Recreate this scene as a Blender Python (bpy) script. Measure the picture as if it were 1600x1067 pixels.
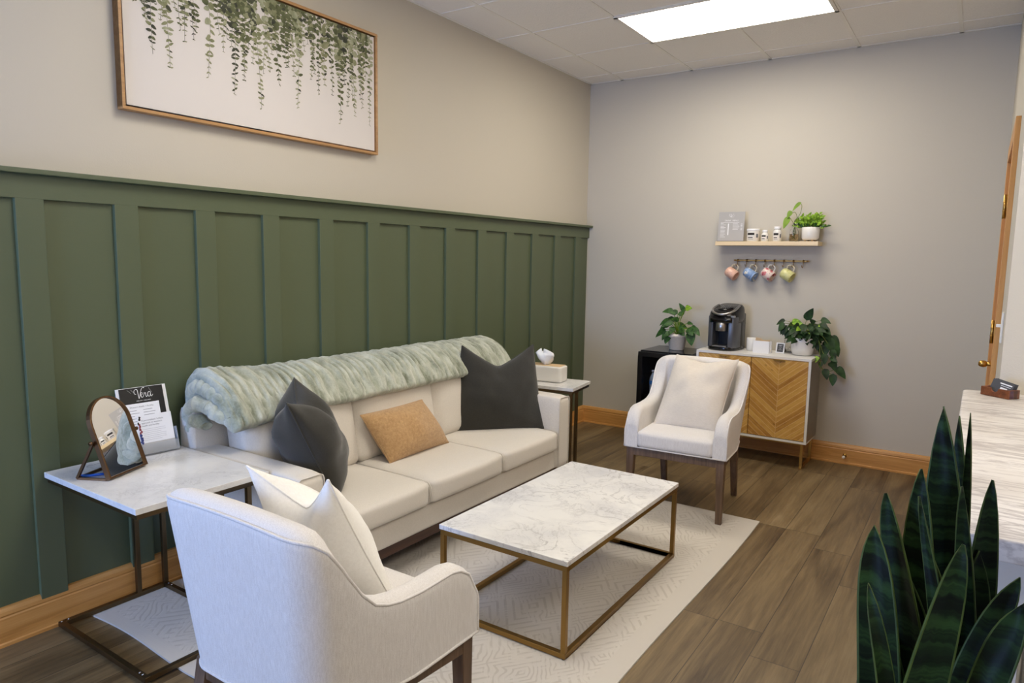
import bpy, bmesh, math, random
from mathutils import Vector, Matrix, noise
for o in list(bpy.data.objects): bpy.data.objects.remove(o)
S = bpy.context.scene
C = S.collection
PI = math.pi
random.seed(7)

# ------------------------------------------------------------------ camera
cam_d = bpy.data.cameras.new('camera'); cam = bpy.data.objects.new('camera', cam_d); C.objects.link(cam)
cam_d.sensor_width = 36.0; cam_d.lens = 24.30; cam_d.clip_start = 0.02
yaw, pitch, roll = 0.5929, 0.1203, 0.0165
fv = Vector((-math.sin(yaw)*math.cos(pitch), math.cos(yaw)*math.cos(pitch), -math.sin(pitch)))
rv = fv.cross(Vector((0, 0, 1))).normalized(); uv = rv.cross(fv)
r2 = rv*math.cos(roll)+uv*math.sin(roll); u2 = -rv*math.sin(roll)+uv*math.cos(roll)
M = Matrix((r2, u2, -fv)).transposed().to_4x4(); M.translation = Vector((2.984, -5.603, 1.494))
cam.matrix_world = M
S.camera = cam

# ------------------------------------------------------------------ light and exposure
S.view_settings.view_transform = 'Standard'
S.view_settings.look = 'None'
S.view_settings.exposure = 0.0
S.view_settings.gamma = 1.0
S.view_settings.use_curve_mapping = False
PANEL_E = 15.2          # brightness of the ceiling panels
SKY_E = 2.6            # daylight outside the window
W = bpy.data.worlds.new('world'); S.world = W; W.use_nodes = True
bg = W.node_tree.nodes['Background']; bg.inputs[0].default_value = (0.30, 0.50, 1.0, 1); bg.inputs[1].default_value = SKY_E
H = 3.02
def area(name, loc, rot, sx, sy, e, col):
    l = bpy.data.lights.new(name, 'AREA'); l.shape = 'RECTANGLE'; l.size = sx; l.size_y = sy; l.energy = e; l.color = col
    o = bpy.data.objects.new(name, l); o.location = loc; o.rotation_euler = rot; C.objects.link(o); return o
# daylight arriving through the window behind the camera (at the pane)
area('window_daylight', (0.62, -7.545, 1.35), (PI/2, 0, 0), .95, 1.3, 100, (0.34, 0.52, 1.0))

# ------------------------------------------------------------------ node helper
class X:
    def __init__(s, nt, sock): s.nt = nt; s.k = sock
    def _m(s, op, *a):
        n = s.nt.nodes.new('ShaderNodeMath'); n.operation = op
        for i, v in enumerate((s,)+a):
            if isinstance(v, X): s.nt.links.new(v.k, n.inputs[i])
            else: n.inputs[i].default_value = v
        return X(s.nt, n.outputs[0])
    def __add__(s, o): return s._m('ADD', o)
    def __sub__(s, o): return s._m('SUBTRACT', o)
    def __mul__(s, o): return s._m('MULTIPLY', o)
    def __truediv__(s, o): return s._m('DIVIDE', o)
    def abs(s): return s._m('ABSOLUTE')
    def fract(s): return s._m('FRACT')
    def floor(s): return s._m('FLOOR')
    def lt(s, o): return s._m('LESS_THAN', o)
    def gt(s, o): return s._m('GREATER_THAN', o)
    def mn(s, o): return s._m('MINIMUM', o)
    def mx(s, o): return s._m('MAXIMUM', o)
    def pw(s, o): return s._m('POWER', o)
    def sin(s): return s._m('SINE')
    def ramp(s, a, b, x=0.0, y=1.0):
        n = s.nt.nodes.new('ShaderNodeMapRange'); s.nt.links.new(s.k, n.inputs[0]); n.clamp = True
        n.inputs[1].default_value = a; n.inputs[2].default_value = b; n.inputs[3].default_value = x; n.inputs[4].default_value = y
        return X(s.nt, n.outputs[0])
class Mat:
    def __init__(s, name, col=(.5, .5, .5), rough=.5, metal=0.0, **kw):
        s.m = bpy.data.materials.new(name); s.m.use_nodes = True; s.nt = s.m.node_tree
        s.b = s.nt.nodes['Principled BSDF']
        s.b.inputs['Base Color'].default_value = (*col, 1); s.b.inputs['Roughness'].default_value = rough; s.b.inputs['Metallic'].default_value = metal
        for k, v in kw.items():
            s.b.inputs[k.replace('_', ' ')].default_value = v
        s.tc = s.nt.nodes.new('ShaderNodeTexCoord')
    def xyz(s, kind='Object'):
        n = s.nt.nodes.new('ShaderNodeSeparateXYZ'); s.nt.links.new(s.tc.outputs[kind], n.inputs[0])
        return [X(s.nt, n.outputs[i]) for i in range(3)]
    def vec(s, x, y, z):
        n = s.nt.nodes.new('ShaderNodeCombineXYZ')
        for i, v in enumerate((x, y, z)):
            if isinstance(v, X): s.nt.links.new(v.k, n.inputs[i])
            else: n.inputs[i].default_value = v
        return n.outputs[0]
    def noise(s, scale=5, detail=3, rough=.5, v=None, sc=(1, 1, 1), dist=0.0):
        n = s.nt.nodes.new('ShaderNodeTexNoise'); n.inputs['Scale'].default_value = scale; n.inputs['Detail'].default_value = detail
        n.inputs['Roughness'].default_value = rough; n.inputs['Distortion'].default_value = dist
        if v is None: v = s.tc.outputs['Object']
        mp = s.nt.nodes.new('ShaderNodeMapping'); mp.inputs['Scale'].default_value = sc
        s.nt.links.new(v, mp.inputs[0]); s.nt.links.new(mp.outputs[0], n.inputs['Vector'])
        return X(s.nt, n.outputs[0])
    def vor(s, scale, feature='F1', v=None, sc=(1, 1, 1)):
        n = s.nt.nodes.new('ShaderNodeTexVoronoi'); n.feature = feature; n.inputs['Scale'].default_value = scale
        mp = s.nt.nodes.new('ShaderNodeMapping'); mp.inputs['Scale'].default_value = sc
        s.nt.links.new(v or s.tc.outputs['Object'], mp.inputs[0]); s.nt.links.new(mp.outputs[0], n.inputs['Vector'])
        return X(s.nt, n.outputs[0])
    def wn(s, v):
        n = s.nt.nodes.new('ShaderNodeTexWhiteNoise'); n.noise_dimensions = '3D'; s.nt.links.new(v, n.inputs['Vector']); return X(s.nt, n.outputs['Value'])
    def mix(s, f, a, b):
        n = s.nt.nodes.new('ShaderNodeMix'); n.data_type = 'RGBA'
        if isinstance(f, X): s.nt.links.new(f.k, n.inputs[0])
        else: n.inputs[0].default_value = f
        for i, v in ((6, a), (7, b)):
            if isinstance(v, tuple): n.inputs[i].default_value = (*v, 1)
            else: s.nt.links.new(v, n.inputs[i])
        return n.outputs[2]
    def cr(s, f, stops):
        n = s.nt.nodes.new('ShaderNodeValToRGB'); s.nt.links.new(f.k, n.inputs[0]); e = n.color_ramp.elements
        while len(e) < len(stops): e.new(.5)
        for i, (p, c) in enumerate(stops): e[i].position = p; e[i].color = (*c, 1)
        return n.outputs[0]
    def color(s, c): s.nt.links.new(c, s.b.inputs['Base Color']); return s
    def rough(s, x): s.nt.links.new(x.k, s.b.inputs['Roughness']); return s
    def bump(s, h, strength=.3, dist=.01):
        n = s.nt.nodes.new('ShaderNodeBump'); n.inputs['Strength'].default_value = strength; n.inputs['Distance'].default_value = dist
        s.nt.links.new(h.k, n.inputs['Height']); s.nt.links.new(n.outputs[0], s.b.inputs['Normal']); return s

def srgb(r, g, b):
    f = lambda c: (c/255/12.92) if c/255 <= .04045 else ((c/255+.055)/1.055)**2.4
    return (f(r), f(g), f(b))

# ------------------------------------------------------------------ materials
def paint(name, c, bs=.06, sc=220, rough=.6):
    m = Mat(name, c, rough); m.bump(m.noise(sc, 3), bs, .004); return m.m
M_wall = paint('wall_paint', srgb(201, 194, 180), .10, 160, .62)
M_wall2 = paint('wall_paint_pale', srgb(206, 200, 190), .10, 160, .62)
m = Mat('green_paint', srgb(88, 98, 73), .42); n = m.noise(120, 2, sc=(1, .3, 1)); m.bump(n, .10, .003); M_green = m.m
# ceiling tile
m = Mat('ceiling_tile', srgb(222, 216, 208), .85)
n = m.noise(90, 5, .7); n2 = m.vor(70)
m.color(m.mix(n2.ramp(.0, .18), srgb(214, 209, 202), srgb(242, 238, 232))); m.bump(n, .5, .004); M_tile = m.m
M_tbar = Mat('ceiling_grid_metal', srgb(240, 236, 228), .7).m
m = Mat('light_diffuser', (1, 1, 1), .5); m.b.inputs['Emission Color'].default_value = (1.0, .925, .80, 1); m.b.inputs['Emission Strength'].default_value = PANEL_E; M_emit = m.m
# plank floor: boards run along y
m = Mat('floor_planks', rough=.42)
x, y, z = m.xyz()
pw = .182; row = (x/pw).floor(); fx = (x/pw).fract()
off = m.wn(m.vec(row, 3.1, 0)); yy = y/1.22 + off; col = yy.floor(); fy = yy.fract()
rnd = m.wn(m.vec(row, col, 1.7))
gv = m.vec(x*1.0 + rnd*9.0, y + rnd*20.0, rnd*5.0)
g1 = m.noise(1, 6, .65, v=gv, sc=(34, 2.0, 1), dist=.6); g2 = m.noise(1, 4, .6, v=gv, sc=(150, 6, 1)); g3 = m.noise(1, 3, .5, v=gv, sc=(7, .9, 1), dist=1.2)
tone = g1*.62 + g3*.66 + g2*.24 + rnd*.16 - .34
c = m.cr(tone, [(.18, srgb(60, 44, 26)), (.40, srgb(98, 80, 54)), (.62, srgb(128, 108, 76)), (.85, srgb(152, 132, 98))])
gap = fx.mn(fx*-1.0+1.0).lt(.009).mx(fy.mn(fy*-1.0+1.0).lt(.0014))
m.color(m.mix(gap*.75, c, srgb(40, 32, 26))); m.bump(g2*.4 + g1*.3 - gap*1.0, .22, .003); m.rough(g1.ramp(.2, .8, .38, .52)); M_floor = m.m
def wood(name, dark, mid, light, axis=0, scale=1.0, rough=.4, bs=.15):
    m = Mat(name, rough=rough)
    sc = [26*scale]*3; sc[axis] = 1.6*scale
    a = m.noise(1, 5, .62, sc=tuple(sc), dist=.7); sc2 = [130*scale]*3; sc2[axis] = 5*scale
    b = m.noise(1, 3, .6, sc=tuple(sc2))
    m.color(m.cr(a*.75+b*.25, [(.28, dark), (.5, mid), (.72, light)])); m.bump(b, bs, .002); return m.m
OAK = (srgb(174, 120, 58), srgb(204, 148, 80), srgb(220, 168, 102))
M_oak_y = wood('honey_oak_along_y', *OAK, axis=1); M_oak_x = wood('honey_oak_along_x', *OAK, axis=0); M_oak_z = wood('honey_oak_upright', *OAK, axis=2)
M_pine = wood('pale_pine', srgb(216, 190, 144), srgb(230, 206, 162), srgb(240, 218, 178), axis=0, scale=.8)
M_leg = wood('weathered_brown_wood', srgb(70, 52, 38), srgb(98, 76, 58), srgb(122, 98, 76), axis=2, scale=1.6, rough=.5)
M_sofaleg = wood('dark_walnut', srgb(48, 28, 18), srgb(72, 44, 28), srgb(92, 58, 38), axis=1, rough=.4)
M_frame = wood('picture_frame_wood', srgb(150, 108, 62), srgb(178, 134, 84), srgb(196, 152, 100), axis=1, scale=1.4, rough=.45)
M_holder = wood('reddish_walnut', srgb(70, 34, 14), srgb(112, 60, 28), srgb(140, 80, 40), axis=1, scale=3)
# marble
def marble(name, sc=1.0, base=srgb(236, 234, 232), vein=srgb(168, 166, 168), soft=srgb(214, 213, 214)):
    m = Mat(name, rough=.22)
    d = m.noise(2.2*sc, 4, .6)
    n1 = m.noise(3.0*sc, 8, .62, dist=1.6); n2 = m.noise(6.5*sc, 6, .6, dist=2.2); n3 = m.noise(1.6*sc, 3)
    v1 = (n1-.5).abs().ramp(.0, .026, 1, 0); v2 = (n2-.5).abs().ramp(.0, .018, 1, 0)
    cl = m.mix(d.ramp(.4, .7), base, soft)
    cl = m.mix(v1*n3.ramp(.36, .62)*.8, cl, vein); cl = m.mix(v2*d.ramp(.42, .6)*.5, cl, vein)
    m.color(cl); return m.m
M_marble = marble('white_marble', 1.5, srgb(238, 236, 232), srgb(178, 175, 174))
m = Mat('laminate_marble', rough=.38)
d = m.noise(1.0, 7, .6, sc=(1.8, 9, 4), dist=1.4); e = m.noise(1, 6, .62, sc=(3.2, 26, 5), dist=1.0); f3 = m.noise(1, 3, sc=(2, 5, 2))
cl = m.mix(f3.ramp(.35, .65), srgb(222, 218, 214), srgb(200, 194, 188))
cl = m.mix((d-.5).abs().ramp(0, .04, 1, 0)*.62, cl, srgb(140, 130, 130)); cl = m.mix((e-.5).abs().ramp(0, .03, 1, 0)*.45, cl, srgb(150, 142, 138))
m.color(cl); M_laminate = m.m
M_brass = Mat('brushed_brass', srgb(150, 118, 66), .36, 1.0).m
M_gold = Mat('bright_gold', srgb(200, 158, 84), .28, 1.0).m
M_bronze = Mat('dark_bronze', srgb(112, 94, 68), .42, 1.0).m
M_antique = Mat('antique_copper', srgb(112, 84, 58), .38, .9).m
M_railbrass = Mat('aged_brass', srgb(146, 112, 64), .4, 1.0).m
M_steel = Mat('steel', srgb(190, 190, 192), .25, 1.0).m
# fabrics
def fabric(name, c1, c2, sc=900, streak=(1, 1, 1), bs=.35, rough=.9, sheen=.3, d=.0015, wr=0.0):
    m = Mat(name, rough=rough); m.b.inputs['Sheen Weight'].default_value = sheen; m.b.inputs['Sheen Roughness'].default_value = .5
    a = m.noise(sc, 2, .6); b = m.noise(sc*.18, 3, .6, sc=streak)
    m.color(m.mix((a*.5+b*.5).ramp(.32, .68), c1, c2))
    h = a*.5+b*.5
    if wr:
        h = h + m.noise(9, 3, .5, dist=1.5)*wr
    m.bump(h, bs, d); return m.m
M_sofa = fabric('sofa_linen', srgb(207, 200, 188), srgb(225, 218, 207), 700, (1, 3.5, 1), .3)
M_chair = fabric('chair_linen', srgb(206, 200, 194), srgb(232, 228, 224), 420, (3.5, 3.5, .35), .3)
M_chair2 = M_chair
M_charcoal = fabric('charcoal_wool', srgb(33, 32, 26), srgb(49, 47, 39), 800, (1, 1, 1), .5)
M_tan = fabric('tan_boucle', srgb(166, 126, 80), srgb(210, 172, 122), 420, (1, 1, 1), 1.0, d=.004)
M_white = fabric('white_linen', srgb(238, 234, 226), srgb(250, 247, 240), 700, (1, 1, 1), .25)
M_ivory = fabric('ivory_linen', srgb(206, 196, 182), srgb(226, 217, 204), 600, (.5, .5, 5), .35)
m = Mat('faux_fur', rough=.95); m.b.inputs['Sheen Weight'].default_value = .6; m.b.inputs['Sheen Roughness'].default_value = .6
a = m.noise(9, 3, .6, sc=(.8, 2.0, .8), dist=.3); b = m.noise(420, 2, .7); b2 = m.noise(120, 3, .6)
m.color(m.cr(a*.8+b2*.2, [(.34, srgb(124, 130, 106)), (.46, srgb(166, 172, 150)), (.60, srgb(202, 206, 188)), (.8, srgb(226, 228, 212))])); m.bump(b*.6+b2*.5, .9, .006); M_fur = m.m
# rug
m = Mat('rug_pile', rough=.95); m.b.inputs['Sheen Weight'].default_value = .2
x, y, z = m.xyz()
wob = m.noise(5, 2)*.10; u = ((x+wob)/.22).fract(); v = ((y+wob)/.30).fract()
d = (u-.5).abs()+(v-.5).abs()
u2_ = (x/.30+.5).fract(); v2_ = (y/.40+.5).fract(); dd = (u2_-.5).abs()+(v2_-.5).abs()
s1 = ((d*9.0).fract()-.5).abs().ramp(.12, .2); s2 = ((dd*7.0).fract()-.5).abs().ramp(.10, .2)
frag = m.noise(7, 2)
pat = s1*frag.ramp(.42, .5) + s2*frag.ramp(.5, .58, 1, 0)
ex = (x-1.03).abs(); ey = (y+2.97).abs()
inside = ex.lt(.915)*ey.lt(1.29)
band = ((ex-.94).abs().lt(.006)).mx((ey-1.315).abs().lt(.006))
pat = pat*inside + (inside*-1.0+1.0)*.8
fine = m.noise(350, 2); 
m.color(m.mix(pat.ramp(0, 1), srgb(190, 182, 170), srgb(205, 198, 187))); m.bump(pat*1.0+fine*.35-band*.8, .22, .0025); M_rug = m.m
M_rugedge = fabric('rug_binding', srgb(208, 201, 190), srgb(220, 214, 204), 500)
# chevron door: V boards
def chevron(name, xc):
    m = Mat(name, rough=.5)
    x, y, z = m.xyz()
    dx = (x-xc).abs(); side = (x-xc).gt(0)
    t = z - dx*.82; bw = .040
    idx = (t/bw).floor(); fr = (t/bw).fract()
    rnd = m.wn(m.vec(idx, side, 2.3)); along = z + dx*1.2
    v = m.vec(along + rnd*7.0, t, rnd*3.0+side)
    g = m.noise(1, 5, .6, v=v, sc=(4, 60, 1), dist=.6); g2 = m.noise(1, 2, .5, v=v, sc=(14, 24, 1))
    knot = m.vor(9, v=m.vec(along*.6+rnd*7.0, t*1.4, rnd)).ramp(.03, .13, 1, 0)
    cl = m.cr(g*.55+g2*.25+rnd*.35-.08, [(.2, srgb(158, 108, 44)), (.5, srgb(198, 148, 70)), (.8, srgb(224, 182, 102))])
    cl = m.mix(knot*.6, cl, srgb(96, 54, 22))
    gp = fr.mn(fr*-1.0+1.0).lt(.06).mx(dx.lt(.0018))
    m.color(m.mix(gp*.5, cl, srgb(232, 200, 150))); m.bump(g*.2-gp*1.0, .5, .003); return m.m
M_whitepaint = Mat('white_lacquer', srgb(232, 230, 226), .35).m
M_black = Mat('black_gloss', srgb(14, 14, 16), .18).m
M_blackmat = Mat('black_matte', srgb(16, 16, 18), .5).m
M_darkgrey = Mat('charcoal_plastic', srgb(96, 98, 104), .36, .4).m
M_navyrecess = Mat('dark_recess', srgb(18, 20, 26), .3).m
M_silver = Mat('satin_silver', srgb(176, 174, 172), .3, .9).m
M_glass = Mat('clear_glass', (1, 1, 1), .02, Transmission_Weight=1.0, IOR=1.45).m
m = Mat('fridge_glass', (.85, .87, .9), .02, Transmission_Weight=1.0, IOR=1.15); M_fglass = m.m
M_water = Mat('bottle_plastic', (.80, .9, 1.0), .12, Transmission_Weight=.45, IOR=1.33).m
M_bluelabel = Mat('blue_label', srgb(60, 130, 200), .4).m
M_ceramic = Mat('white_ceramic', srgb(232, 229, 223), .25).m
m = Mat('ribbed_stone_pot', rough=.8); x, y, z = m.xyz(); rib = (z*420.0).sin(); m.color(m.mix(m.noise(60, 3), srgb(226, 216, 202), srgb(240, 232, 220))); M_stone = m.m
M_soil = Mat('soil', srgb(40, 30, 22), .95).m
m = Mat('mirror', (.92, .92, .92), .01, 1.0); M_mirror = m.m
M_paper = Mat('white_paper', srgb(240, 240, 242), .6).m
M_greypaper = Mat('grey_paper', srgb(186, 182, 176), .6).m
M_blackpaper = Mat('black_card', srgb(14, 14, 16), .35).m
M_ink = Mat('grey_ink', srgb(110, 110, 116), .7).m
M_inkdark = Mat('dark_ink', srgb(44, 40, 36), .7).m
M_inkwhite = Mat('white_ink', srgb(240, 240, 240), .6).m
M_greyacryl = Mat('grey_acrylic', srgb(176, 173, 170), .3).m
M_clearplastic = Mat('clear_acrylic', (.85, .87, .9), .08, Transmission_Weight=.8, IOR=1.3).m
m = Mat('canvas', srgb(220, 214, 210), .8); m.bump(m.noise(900, 2), .15, .001); M_canvas = m.m
M_pen = Mat('blue_pen_plastic', srgb(40, 96, 190), .3).m
M_tissue = Mat('tissue_paper', srgb(244, 243, 244), .9, Subsurface_Weight=.1).m
M_birch = Mat('birch_sticks', srgb(218, 188, 146), .7).m
M_slate = Mat('slate_card', srgb(74, 74, 76), .6).m
M_switch = Mat('switch_plastic', srgb(240, 236, 226), .35).m
def leafmat(name, c1, c2, sc=20, rough=.5):
    m = Mat(name, rough=rough); m.b.inputs['Specular IOR Level'].default_value = .3; m.color(m.mix(m.noise(sc, 3).ramp(.35, .65), c1, c2)); return m.m
M_leaf_dark = leafmat('pothos_leaf', srgb(20, 40, 18), srgb(46, 78, 34))
M_leaf_mid = leafmat('calathea_leaf', srgb(26, 58, 24), srgb(62, 104, 42), 45)
M_leaf_lime = leafmat('lime_leaf', srgb(92, 138, 30), srgb(160, 196, 66), 60)
M_leaf_yel = leafmat('young_leaf', srgb(96, 130, 34), srgb(126, 158, 52))
M_stem = leafmat('plant_stem', srgb(88, 108, 40), srgb(128, 140, 60))
m = Mat('snake_leaf', rough=.5); m.b.inputs['Specular IOR Level'].default_value = .15; x, y, z = m.xyz()
zz = z + m.noise(26, 3, v=m.vec(x, y, z), sc=(1, 1, .3))*.035 + m.noise(110, 2)*.010
bnd = m.noise(1, 3, .6, v=m.vec(0.0, 0.0, zz), sc=(1, 1, 46))
m.color(m.cr(bnd, [(.42, srgb(11, 18, 9)), (.49, srgb(20, 35, 16)), (.60, srgb(40, 64, 30))])); M_snake = m.m
M_snake_edge = leafmat('snake_leaf_margin', srgb(52, 70, 28), srgb(74, 92, 38))
M_print = [leafmat('print_leaf_a', srgb(84, 88, 62), srgb(108, 112, 80), 30, .9), leafmat('print_leaf_b', srgb(122, 125, 92), srgb(150, 150, 118), 30, .9), leafmat('print_leaf_c', srgb(60, 62, 52), srgb(84, 86, 70), 30, .9), leafmat('print_leaf_d', srgb(142, 146, 116), srgb(176, 176, 150), 30, .9)]

# ------------------------------------------------------------------ mesh builder
class MB:
    def __init__(s): s.v = []; s.f = []; s.mi = []; s.cur = 0
    def add(s, vs, fs):
        o = len(s.v); s.v += [tuple(v) for v in vs]; s.f += [tuple(i+o for i in f) for f in fs]; s.mi += [s.cur]*len(fs); return s
    def box(s, x0, x1, y0, y1, z0, z1, T=None):
        vs = [Vector((x, y, z)) for z in (z0, z1) for y in (y0, y1) for x in (x0, x1)]
        if T: vs = [T @ v for v in vs]
        return s.add(vs, [(0, 2, 3, 1), (4, 5, 7, 6), (0, 1, 5, 4), (2, 6, 7, 3), (0, 4, 6, 2), (1, 3, 7, 5)])
    def prism(s, pts, z0, z1, T=None):
        n = len(pts); vs = [Vector((p[0], p[1], z)) for z in (z0, z1) for p in pts]
        if T: vs = [T @ v for v in vs]
        return s.add(vs, [tuple(range(n-1, -1, -1)), tuple(range(n, 2*n))]+[(i, (i+1) % n, n+(i+1) % n, n+i) for i in range(n)])
    def tube(s, pts, r, n=8, cap=True, sq=False):
        pts = [Vector(p) for p in pts]; rs = r if isinstance(r, (list, tuple)) else [r]*len(pts)
        vs = []; up = Vector((0, 0, 1)); prev = None
        for i, p in enumerate(pts):
            d = (pts[min(i+1, len(pts)-1)]-pts[max(i-1, 0)])
            if d.length < 1e-9: d = Vector((0, 0, 1))
            d.normalize()
            if prev is None:
                a = d.cross(up)
                if a.length < 1e-3: a = d.cross(Vector((0, 1, 0)))
            else: a = prev - d*prev.dot(d)
            a.normalize(); prev = a; b = d.cross(a)
            for k in range(n):
                t = 2*PI*k/n + (PI/4 if sq else 0); q = 1.4142 if sq else 1
                vs.append(p + (a*math.cos(t)+b*math.sin(t))*rs[i]*q)
        fs = [(i*n+k, i*n+(k+1) % n, (i+1)*n+(k+1) % n, (i+1)*n+k) for i in range(len(pts)-1) for k in range(n)]
        if cap: fs += [tuple(range(n-1, -1, -1)), tuple(range((len(pts)-1)*n, len(pts)*n))]
        return s.add(vs, fs)
    def lathe(s, prof, c=(0, 0, 0), n=24, T=None, sx=1, sy=1):
        vs = []
        for r, z in prof:
            for k in range(n):
                t = 2*PI*k/n; v = Vector((c[0]+r*math.cos(t)*sx, c[1]+r*math.sin(t)*sy, c[2]+z)); vs.append(T @ v if T else v)
        fs = [(i*n+k, i*n+(k+1) % n, (i+1)*n+(k+1) % n, (i+1)*n+k) for i in range(len(prof)-1) for k in range(n)]
        fs += [tuple(range(n-1, -1, -1)), tuple(range((len(prof)-1)*n, len(prof)*n))]
        return s.add(vs, fs)
    def grid(s, P, closed_u=False):
        nu, nv = len(P), len(P[0]); vs = [p for r_ in P for p in r_]
        fs = [(i*nv+j, i*nv+j+1, ((i+1) % nu)*nv+j+1, ((i+1) % nu)*nv+j) for i in range(nu if closed_u else nu-1) for j in range(nv-1)]
        return s.add(vs, fs)
    def cushion(s, c, h, r, crown=(0, 0, 0), n=10, T=None, neg=(1, 1, 1)):
        """rounded, crowned block: centre, half sizes, corner radius"""
        vs = []; key = {}; fs = []
        def idx(p):
            k = tuple(round(q, 5) for q in p)
            if k not in key:
                key[k] = len(vs); P = Vector([p[i]*h[i] for i in range(3)])
                Q = Vector([max(-(h[i]-r), min(h[i]-r, P[i])) for i in range(3)]); N = P-Q
                if N.length > 1e-9: P = Q + N.normalized()*r
                for i in range(3):
                    a, b = [p[j] for j in range(3) if j != i]
                    kr = crown[i]*(neg[i] if p[i] < 0 else 1)
                    P[i] += kr*p[i]*(1-a**4)*(1-b**4)
                P += Vector(c); vs.append(T @ P if T else P)
            return key[k]
        def w(t):  # denser samples near the edges
            return math.copysign(abs(t)**.6, t) if t else 0
        L = [w(-1+2*i/n) for i in range(n+1)]
        for ax in range(3):
            for sg in (-1, 1):
                for i in range(n):
                    for j in range(n):
                        q = []
                        for (a, b) in ((L[i], L[j]), (L[i+1], L[j]), (L[i+1], L[j+1]), (L[i], L[j+1])):
                            p = [0, 0, 0]; p[ax] = sg; p[(ax+1) % 3] = a; p[(ax+2) % 3] = b; q.append(idx(p))
                        fs.append(tuple(q) if sg > 0 else tuple(q[::-1]))
        return s.add(vs, fs)
    def leaf(s, base, d, up, L, w, droop=.3, n=6, fold=.25, sharp=1.0):
        d = Vector(d).normalized(); up = Vector((.15, -.85, .6)); side = d.cross(up)
        if side.length < 1e-3: side = d.cross(Vector((1, .2, 0)))
        side.normalize(); nrm = side.cross(d).normalized(); P = []
        base = Vector(base); pos = base.copy(); dr = d.copy()
        for i in range(n+1):
            t = i/n; ww = w*.62*(math.sin(PI*t**.72)**.75*(1-.30*t) if 0 < t < 1 else 0.015)
            nr = side.cross(dr).normalized()
            P.append([pos-side*ww+nr*ww*fold, pos.copy(), pos+side*ww+nr*ww*fold])
            dr = (dr + Vector((0, 0, -1))*droop/n*2).normalized(); pos = pos + dr*L/n
        return s.grid(P)
    def text(s, body, size, T, align='CENTER', extrude=0.0):
        cu = bpy.data.curves.new('t', 'FONT'); cu.body = body; cu.size = size; cu.align_x = align; cu.align_y = 'CENTER'; cu.resolution_u = 2; cu.extrude = extrude
        ob = bpy.data.objects.new('t', cu); C.objects.link(ob); bpy.context.view_layer.update()
        me = bpy.data.meshes.new_from_object(ob.evaluated_get(bpy.context.evaluated_depsgraph_get()))
        s.add([T @ v.co for v in me.vertices], [tuple(p.vertices) for p in me.polygons])
        bpy.data.objects.remove(ob); bpy.data.curves.remove(cu); bpy.data.meshes.remove(me); return s
    def build(s, name, mat, parent=None, smooth=False, bevel=0, seg=2, loc=None, rot=None, solid=0, sub=0, fix=True):
        me = bpy.data.meshes.new(name); me.from_pydata(s.v, [], s.f)
        for mm in (mat if isinstance(mat, (list, tuple)) else [mat]): me.materials.append(mm)
        for p, i in zip(me.polygons, s.mi): p.material_index = i; p.use_smooth = smooth
        if fix:
            b = bmesh.new(); b.from_mesh(me); bmesh.ops.remove_doubles(b, verts=b.verts, dist=1e-6); bmesh.ops.recalc_face_normals(b, faces=b.faces); b.to_mesh(me); b.free()
        me.update()
        o = bpy.data.objects.new(name, me); C.objects.link(o)
        if parent: o.parent = parent
        if loc: o.location = loc
        if rot: o.rotation_euler = rot
        if bevel:
            k = o.modifiers.new('bevel', 'BEVEL'); k.width = bevel; k.segments = seg; k.limit_method = 'ANGLE'; k.angle_limit = .6; k.harden_normals = False
            if not smooth:
                for p in me.polygons: p.use_smooth = True
                k.harden_normals = True
        if solid:
            k = o.modifiers.new('solid', 'SOLIDIFY'); k.thickness = solid; k.offset = 0
        if sub:
            k = o.modifiers.new('sub', 'SUBSURF'); k.levels = sub; k.render_levels = sub
        return o
def tag(o, label=None, cat=None, group=None, kind=None):
    if label: o['label'] = label
    if cat: o['category'] = cat
    if group: o['group'] = group
    if kind: o['kind'] = kind
    return o
def thing(name, label, cat, loc=(0, 0, 0), rz=0, group=None, rot=None):
    o = bpy.data.objects.new(name, None); o.empty_display_size = .05; C.objects.link(o); o.location = loc
    o.rotation_euler = rot or (0, 0, rz); return tag(o, label, cat, group)
def struct(o): o['kind'] = 'structure'; return o
def axes(o, xx, yy):
    xx = Vector(xx).normalized(); yy = Vector(yy).normalized(); zz = xx.cross(yy).normalized(); yy = zz.cross(xx)
    m_ = Matrix((xx, yy, zz)).transposed().to_4x4(); m_.translation = Vector(o); return m_

# ------------------------------------------------------------------ the room
YB = -7.5; XR = 3.068; XE = 4.4
struct(MB().box(-.1, XE+.1, YB-.1, .1, -.1, 0).build('floor', M_floor))
struct(MB().box(-.1, XE+.1, YB-.1, .1, H, H+.1).build('ceiling', M_tile))
struct(MB().box(-.1, 0, YB-.1, .1, 0, H).build('wall_left', M_wall))
struct(MB().box(0, XR+.1, 0, .1, 0, H).build('wall_back', M_wall))
# right wall with the door opening, then the recess of the reception
DY0, DY1, DZ = -1.97, -1.08, 2.04
b = MB().box(XR, XR+.1, DY1, 0, 0, H).box(XR, XR+.1, -2.60, DY0, 0, H).box(XR, XR+.1, DY0, DY1, DZ, H)
struct(b.build('wall_right', M_wall))
struct(MB().box(XR+.1, XE, -2.60, -2.50, 0, H).build('wall_recess', M_wall2))
struct(MB().box(XR, XR+.13, -4.78, -4.46, 0, H).build('wall_jamb', M_wall2, bevel=.012))
struct(MB().box(XE, XE+.1, YB, -2.5, 0, H).build('wall_reception', M_wall2))
# low wall under the reception counter
struct(MB().box(3.022, 3.20, -4.15, -2.60, 0, 1.0).build('wall_counter', M_wall2))
struct(MB().box(3.004, 3.022, -4.15, -2.60, .93, 1.0).build('trim_3', M_oak_y))
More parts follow.
